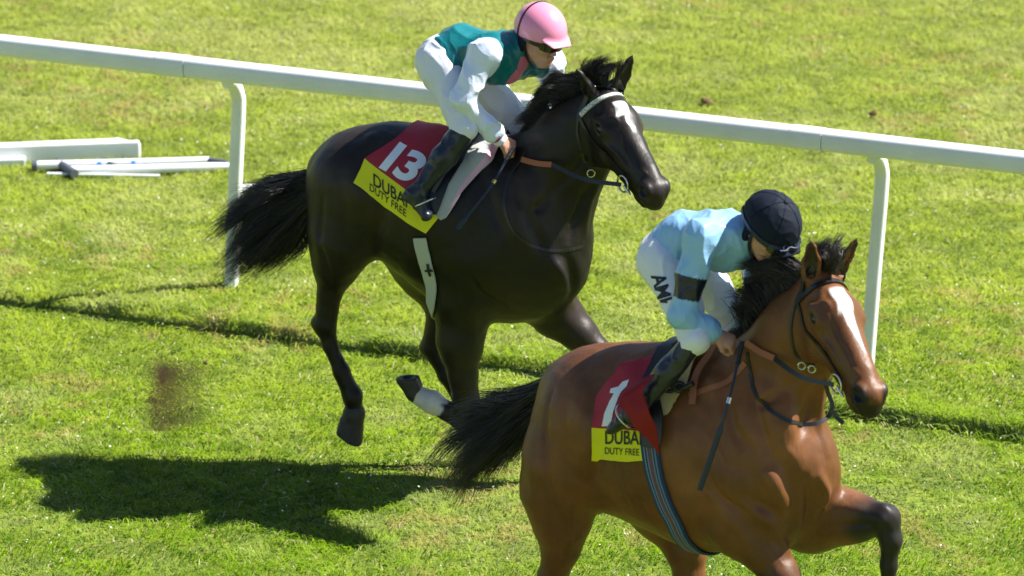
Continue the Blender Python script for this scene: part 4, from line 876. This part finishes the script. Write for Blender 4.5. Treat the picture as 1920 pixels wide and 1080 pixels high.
def head_bits(R, fr, helm_strap, cap):
    H, mw, root, HA = R['H'], R['mw'], R['root'], R['HA']
    # goggles
    P = np.array([H(.070, -.062, .005), H(.090, -.045, .004), H(.101, -.022, .003), H(.104, 0, .004), H(.101, .022, .003), H(.090, .045, .004), H(.070, .062, .005)]); P = catmull(P, 5)
    c = H(0, 0, .004); N = np.array([unit(p - c) for p in P]); k = np.linspace(-1, 1, len(P)); wd = .040 - .012 * np.exp(-(k / .12) ** 2) - .012 * np.abs(k) ** 4
    v, f = ribbon_data(P, N, wd, .008); g = new_mesh('goggles', v, f, M['goggles'], root, mw=mw)
    Q = catmull([H(.070, -.062, .005), H(.02, -.090, .012), H(-.05, -.085, .02), H(-.115, 0, .03), H(-.05, .085, .02), H(.02, .090, .012), H(.070, .062, .005)], 6); N = np.array([unit(p - H(-.02, 0, .01)) for p in Q])
    v, f = ribbon_data(Q, N, .016, .003); new_mesh('goggle_strap', v, f, M['black_leather'], g, mw=mw)
    # chin strap
    for y in (-1, 1):
        Q = catmull([H(-.005, y * .086, .02), H(.0, y * .082, -.03), H(.018, y * .066, -.08), H(.040, y * .035, -.118), H(.044, 0, -.124)], 6); N = np.array([unit(p - H(.0, 0, -.03)) for p in Q])
        v, f = ribbon_data(Q, N, .018, .004); new_mesh('chin_strap', v, f, M['black_leather'], root, mw=mw)
        if not cap or 1:
            s_ = SDF(H(-.02, y * .08, -.01) - .08, H(-.02, y * .08, -.01) + .08, .005); s_.cone(H(-.045, y * .070, .02), H(-.030, y * .074, -.05), .026, .018, .01, side=HA[1]); s_.cone(H(-.03, y * .074, -.01), H(.012, y * .080, .02), .016, .012, .01)
            v, q = s_.mesh(1); new_mesh('helmet_padding', v, q, M['navy_cloth'], root, mw=mw)
def over_band(R, name, pts, w_, mat, th=.003, off=.001):
    P = catmull(pts, 10); P, N = snap(R['hb'], P, off); v, f = ribbon_data(P, N, w_, th); return new_mesh(name, v, f, mat, R['helmet'], mw=R['mw'], smooth=False)
head_bits(R1, F1, True, False); head_bits(R2, F2, False, True)
H = R1['H']; over_band(R1, 'helmet_band', [H(-.04, -.12, .0), H(-.045, -.11, .08), H(-.05, -.06, .15), H(-.05, 0, .17), H(-.05, .06, .15), H(-.045, .11, .08), H(-.04, .12, 0)], .010, M['black_leather'])
H = R2['H']
over_band(R2, 'cap_ribbon', [H(-.12, -.06, .03), H(-.05, -.12, .03), H(.04, -.11, .035), H(.10, -.07, .04), H(.13, 0, .045), H(.10, .07, .04), H(.04, .11, .035), H(-.05, .12, .03), H(-.12, .06, .03)], .016, M['whip_blue'], th=.004)
c = H(.125, -.01, .050); HA = R2['HA']; v, f = join_data([ring_data(c + HA[1] * s_ * .022, HA[0] * .6 + HA[2] * .8, HA[1], .014, .0055) for s_ in (-1, 1)] + [tube_data(catmull([c, c + HA[1] * s_ * .03 + HA[0] * .012, c + HA[1] * s_ * .055 + HA[0] * .004 - HA[2] * .004], 5), [.005] * 11) for s_ in (-1, 1)])
new_mesh('ribbon_bow', v, f, M['whip_blue'], R2['helmet'], mw=R2['mw'])
for k in range(3):
    a = k * math.pi / 3 + .3; pts = [H(-.012 + .14 * math.cos(a) * math.cos(b), .12 * math.sin(a) * math.cos(b), .045 + .13 * math.sin(b)) for b in np.linspace(.15, math.pi - .15, 9)]
    over_band(R2, 'cap_seam', pts, .003, M['navy_cloth'], th=.0012)
s_ = SDF(H(-.012, 0, .17) - .04, H(-.012, 0, .17) + .04, .003); s_.ell(H(-.012, 0, .172), (.013, .013, .008), .002, R2['HA']); v, q = s_.mesh(1); new_mesh('cap_button', v, q, M['navy_cloth'], R2['helmet'], mw=R2['mw'])
# wrist bands of the near arm
def wband(R, fr, t0, t1, r, mat, name):
    a, b = R['J']['wR'], R['J']['eR']; d = unit(b - a); P = [a + d * t for t in np.linspace(t0, t1, 4)]; v, f = tube_data(P, [r * .94, r, r, r * .94], 20); return new_mesh(name, v, f, mat, R['root'], mw=R['mw'])
wband(R1, F1, -.012, .012, .036, M['white_satin'], 'wrist_band'); tag(wband(R1, F1, .016, .034, .040, M['red_cloth'], 'wrist_band'), 'red wrist band')
wband(R2, F2, .0, .02, .036, M['navy_cloth'], 'wrist_band')
# lettering down the thigh of the breeches
decal('lettering', F2, R2['bb'], text_shape('AMI', 1, .03, 0, .95, .95), (1222, 518), (10, 33), (34, -10), M['navy_print'], R2['breeches'], R2['mw'])
# whips, held in the near hands
def whip(fr, R, top, mid, bot, fat, label, blue):
    P = catmull([fr.at(*top), fr.at(*mid), fr.at(*bot)], 12); n = len(P); t = np.linspace(0, 1, n); r = np.where(t > fat, .013, .0065) + .002 * (t < .2)
    mw = fr.matrix() @ Matrix.Translation(Vector(P[0])); root = empty('riding_whip', mw, label, 'whip')
    tube('shaft', P, r, blue, root, fr.matrix()); k = int(n * .42); v, f = tube_data(P[k:k + 2] if 1 else P, .0105, 10); new_mesh('collar', v, f, M['gold'] if fr is F1 else M['steel'], root, mw=fr.matrix())
    v, f = tube_data(P[:5], .011, 10); new_mesh('grip', v, f, M['black_leather'], root, mw=fr.matrix())
whip(F1, R1, (962, 278, -.20), (920, 350, -.36), (858, 428, -.44), .86, "long navy whip with a brass collar in the pink-helmeted jockey's hand", M['whip_blue'])
whip(F2, R2, (1392, 640, -.20), (1362, 768, -.36), (1312, 918, -.42), .62, "black whip with a thick padded end in the blue jockey's hand", M['whip_blue'])
# stirrup irons under the boots
for R, h in ((R1, h1), (R2, h2)):
    for q in 'RL':
        a, t_ = R['J']['a' + q], R['J']['t' + q]; c = a * .45 + t_ * .55; fd = unit(t_ - a); up = unit(R['J']['k' + q] - a); sd = unit(np.cross(fd, up)); v, f = ring_data(c + up * .02, fd, up, .056, .005); v = np.array(v)
        P = catmull([c + up * .08, c * .4 + R['J']['k' + q] * .6 + sd * .0 + np.array([.03, -.0, .02])], 6)
        st = new_mesh('stirrup', v, f, M['steel'], h['root'], mw=R['mw']); v, f = ribbon_data(P, np.tile([0, -1. if q == 'R' else 1., 0], (len(P), 1)), .018, .004); new_mesh('stirrup_leather', v, f, M['black_leather'], st, mw=R['mw'])
# ------------------------------------------------------------------ running rail
ID = Matrix.Identity(4)
FA = ground_pt(433, 536); FB = ground_pt(1624, 691); dirn = unit(FB - FA); perp = np.array([dirn[1], -dirn[0], 0.]);  perp = perp if perp[1] < 0 else -perp
fence_mw = Matrix.Translation(Vector((FA + FB) / 2)); fence = empty('running_rail', fence_mw, 'white plastic racecourse running rail on bent posts behind the horses', 'rail')
RZ = 1.25; OUT = .15
def rail_profile(w_, h_):
    pts = []
    for i in range(28):
        a = 2 * math.pi * i / 28; ca, sa = math.cos(a), math.sin(a); e = 3.2
        pts.append((w_ / 2 * np.sign(ca) * abs(ca) ** (2 / e), h_ / 2 * np.sign(sa) * abs(sa) ** (2 / e)))
    return pts
def rail_data(t0, t1, w_, h_, n=2, sag=0):
    V = []; pr = rail_profile(w_, h_)
    for t in np.linspace(t0, t1, n):
        c = FA + dirn * t + perp * OUT + np.array([0, 0, RZ])
        for a, b in pr: V.append(c + perp * a + np.array([0, 0, b]))
    m = len(pr); Fc = [(i * m + j, i * m + (j + 1) % m, (i + 1) * m + (j + 1) % m, (i + 1) * m + j) for i in range(n - 1) for j in range(m)]
    Fc += [tuple(range(m))[::-1], tuple((n - 1) * m + j for j in range(m))]; return V, Fc
SP = np.linalg.norm(FB - FA)
def t_of(u):                                   # distance along the rail seen at photo column u
    best = min(np.linspace(-6, 12, 7200), key=lambda t: abs(960 + FOC * ((FA + dirn * t + perp * OUT + np.array([0, 0, RZ]) - CAM_LOC) @ AX_R) / ((FA + dirn * t + perp * OUT + np.array([0, 0, RZ]) - CAM_LOC) @ AX_F) - u)); return best
j1, j2 = t_of(351), t_of(1545)
cuts = [j1 - SP, j1, j2, j2 + SP]
for a, b in zip([j1 - SP * 1.9] + cuts[1:3], cuts[1:3] + [j2 + SP * .95]):
    v, f = rail_data(a + .004, b - .004, .107, .112); new_mesh('rail', v, f, M['white_plastic'], fence, mw=ID, smooth=True)
for j in (j1, j2):
    v, f = rail_data(j - .17, j, .112, .117); new_mesh('rail_sleeve', v, f, M['white_plastic'], fence, mw=ID)
for k in (-1, 0, 1, 2):
    base = FA + dirn * SP * k; lean = dirn * .062
    P = catmull([base - [0, 0, .05], base + lean * .5 + [0, 0, .5], base + lean + [0, 0, .98], base + lean * 1.05 + perp * .015 + [0, 0, 1.09], base + lean + perp * .07 + [0, 0, 1.165], base + lean * .9 + perp * .12 + [0, 0, 1.185]], 7)
    V = []; m = 16
    T = np.gradient(P, axis=0)
    for p, t in zip(P, T):
        t = unit(t); a_ = unit(np.cross(perp, t)); b_ = np.cross(t, a_)
        for i in range(m):
            q = 2 * math.pi * i / m; ca, sa = math.cos(q), math.sin(q); V.append(p + a_ * .036 * np.sign(ca) * abs(ca) ** .7 + b_ * .034 * np.sign(sa) * abs(sa) ** .7)
    Fc = [(i * m + j, i * m + (j + 1) % m, (i + 1) * m + (j + 1) % m, (i + 1) * m + j) for i in range(len(P) - 1) for j in range(m)] + [tuple(range(m))[::-1], tuple((len(P) - 1) * m + j for j in range(m))]
    new_mesh('post', V, Fc, M['white_plastic'], fence, mw=ID)
# ------------------------------------------------------------------ rail sections laid on the grass at the left
def gp(u, v, z=.03): return ground_pt(u, v, z)
def lying(name, label, cat, c): return empty(name, Matrix.Translation(Vector(c)), label, cat, 'rail pieces lying on the grass')
def box_data(a, b, w_, h_, z0=0.0, skew=None):
    """board from a to b on the ground, w_ across, h_ high"""
    a, b = np.array(a, float), np.array(b, float); a[2] = b[2] = z0; d = unit(b - a); s_ = np.array([d[1], -d[0], 0]); V = []
    for e in (a, b):
        for x, z in ((-1, 0), (1, 0), (1, 1), (-1, 1)): V.append(e + s_ * x * w_ / 2 + np.array([0, 0, z * h_]))
    return V, [(0, 1, 2, 3)[::-1], (4, 5, 6, 7), (0, 1, 5, 4), (1, 2, 6, 5), (2, 3, 7, 6), (3, 0, 4, 7)]
def bevel(o, w_=.008): m = o.modifiers.new('bevel', 'BEVEL'); m.width = w_; m.segments = 2; return o
# upper piece: a long white trough with an open, ribbed back
t1 = lying('barrier_section', 'white trough-shaped barrier section, upper piece lying on the grass at the left', 'barrier section', gp(120, 290, 0))
a, b = gp(-420, 322, 0), gp(262, 297, 0); bevel(new_mesh('front_board', *box_data(a, b, .040, .108), M['white_plastic'], t1, mw=ID, smooth=False))
a2, b2 = gp(-420, 312, 0), gp(215, 286, 0); bevel(new_mesh('rear_board', *box_data(a2, b2, .030, .085), M['white_plastic'], t1, mw=ID, smooth=False))
for k in (.25, .42, .60, .78, .97):
    p = np.array(a) * (1 - k) + np.array(b) * k; q = np.array(a2) * (1 - k) + np.array(b2) * k; bevel(new_mesh('rib', *box_data(p, q, .05, .06, .02), M['white_plastic'], t1, mw=ID, smooth=False), .004)
bevel(new_mesh('end_board', *box_data(b + (b - a) / np.linalg.norm(b - a) * .0, b2, .03, .092), M['white_plastic'], t1, mw=ID, smooth=False))
t4 = lying('barrier_section', 'flat white barrier board lying lowest on the grass at the left edge', 'barrier section', gp(20, 305, 0))
bevel(new_mesh('board', *box_data(gp(-420, 318, 0), gp(48, 306, 0), .16, .05), M['white_plastic'], t4, mw=ID, smooth=False)); bevel(new_mesh('lip', *box_data(gp(-420, 311, 0), gp(40, 300, 0), .02, .03, .05), M['white_plastic'], t4, mw=ID, smooth=False))
# lower piece: two white tubes joined by dark connectors
t2 = lying('folded_rail_frame', 'white twin-tube rail frame with dark connectors, lower piece beside the left post', 'rail frame', gp(270, 312, 0))
tube('tube', [gp(128, 320, .035), gp(280, 317, .035), gp(400, 313, .035), gp(438, 311, .03)], [.028, .028, .026, .018], M['white_plastic'], t2, ID, 14)
tube('tube', [gp(66, 310, .04), gp(200, 307, .04), gp(330, 303, .04), gp(392, 300, .04)], [.026, .026, .024, .02], M['white_plastic'], t2, ID, 14)
tube('tube', [gp(88, 326, .02), gp(300, 330, .015)], .010, M['white_plastic'], t2, ID, 10)
for p, q, r in (((108, 304), (140, 326), .026), ((188, 302), (215, 312), .02), ((60, 311), (70, 311), .034), ((388, 300), (425, 305), .018)):
    tube('connector', [gp(*p, .04), gp(*q, .04)], r, M['grey_plastic'], t2, ID, 12)
tube('clip', [gp(182, 309, .06), gp(190, 309, .06)], .02, M['blue_plastic'], t2, ID, 10); tube('clip', [gp(246, 307, .06), gp(254, 307, .06)], .02, M['blue_plastic'], t2, ID, 10)
t3 = lying('spare_rail_tube', 'short white rail tube on the grass behind the black tail, right of the left post', 'rail tube', gp(500, 358, 0))
tube('tube', [gp(440, 356, .035), gp(500, 354, .035), gp(560, 352, .035)], .030, M['white_plastic'], t3, ID, 16); tube('end_cap', [gp(560, 352, .035), gp(564, 352, .035)], .032, M['grey_plastic'], t3, ID, 16)
# ------------------------------------------------------------------ turf and soil thrown up by a hoof
base = ground_pt(315, 905); fx = Frame(base, 0)
V = []; Fc = []; r_ = np.random.default_rng(21); ico = [np.array(p) for p in ((0, 0, 1), (.9, 0, .1), (-.4, .8, 0), (-.5, -.8, 0), (.1, .1, -1))]; icf = [(0, 1, 2), (0, 2, 3), (0, 3, 1), (4, 2, 1), (4, 3, 2), (4, 1, 3)]
def grain(p, s_):
    k = len(V); R_ = r_.normal(size=(3, 3)); q, _ = np.linalg.qr(R_); V.extend([p + s_ * (q @ (c * r_.uniform(.6, 1.3))) for c in ico]); Fc.extend([tuple(i + k for i in f) for f in icf])
for i in range(38000):
    c = r_.random()
    if c < .11: u, v = r_.normal(306, 10), r_.normal(703, 17)
    elif c < .48: t = r_.random(); u, v = r_.normal(298 + 14 * (1 - t), 17), 690 + 118 * t
    else: t = r_.random(); u, v = r_.normal(332 + 8 * t, 30), 690 + 120 * t - 20 * r_.random()
    grain(fx.at(u, v, r_.normal(0, .07)), r_.uniform(.0008, .0020) * (1.6 if r_.random() < .06 else 1))
for u, v, s_ in ((284, 750, .014), (290, 754, .018), (276, 753, .010), (257, 772, .010), (323, 662, .009), (362, 768, .011), (384, 679, .006), (302, 706, .016), (312, 700, .02), (306, 714, .014)):
    for k in range(14): grain(fx.at(u + r_.normal(0, s_ * 220), v + r_.normal(0, s_ * 180), r_.normal(0, s_)), s_ * r_.uniform(.25, .6))
M['soil'] = material('loose_soil', (.74, .56, .36), .9, .2, noise=(12, .55, 1.4), transl=.7)
tag(new_mesh('flying_soil', V, Fc, M['soil'], smooth=False, mw=fx.matrix()), 'brown soil and turf crumbs thrown up behind the gallop', 'flying soil', kind='stuff')

# ------------------------------------------------------------------ clods lying on the turf
r_ = np.random.default_rng(5)
for (u, v_, s_) in ((1327, 190, .035), (1640, 212, .022), (385, 680, .012), (1760, 640, .010)):
    c = ground_pt(u, v_, .03); sd_ = SDF(c - s_ * 2.2, c + s_ * 2.2, s_ / 7); 
    for k in range(5): sd_.ell(c + r_.normal(0, s_ * .45, 3) * [1, 1, .5], s_ * r_.uniform(.4, .8, 3), s_ * .2)
    V, Q = sd_.mesh(1); V = V + vnormals(V, Q) * (wav(V, 3 / s_, 3) * s_ * .08)[:, None]
    lab = {1327: 'largest brown turf clod lying on the grass beyond the rail', 1640: 'brown turf clod beyond the rail, further right', 385: 'small brown crumb of turf right of the flying soil', 1760: 'small brown crumb of turf on the grass at the right'}
    o = new_mesh('turf_clod', V, Q, material('clod_earth', (.16, .10, .05), .9, .2, noise=(60, .5, 1.5)), mw=ID); tag(o, lab[u], 'clod', 'turf clods on the grass')
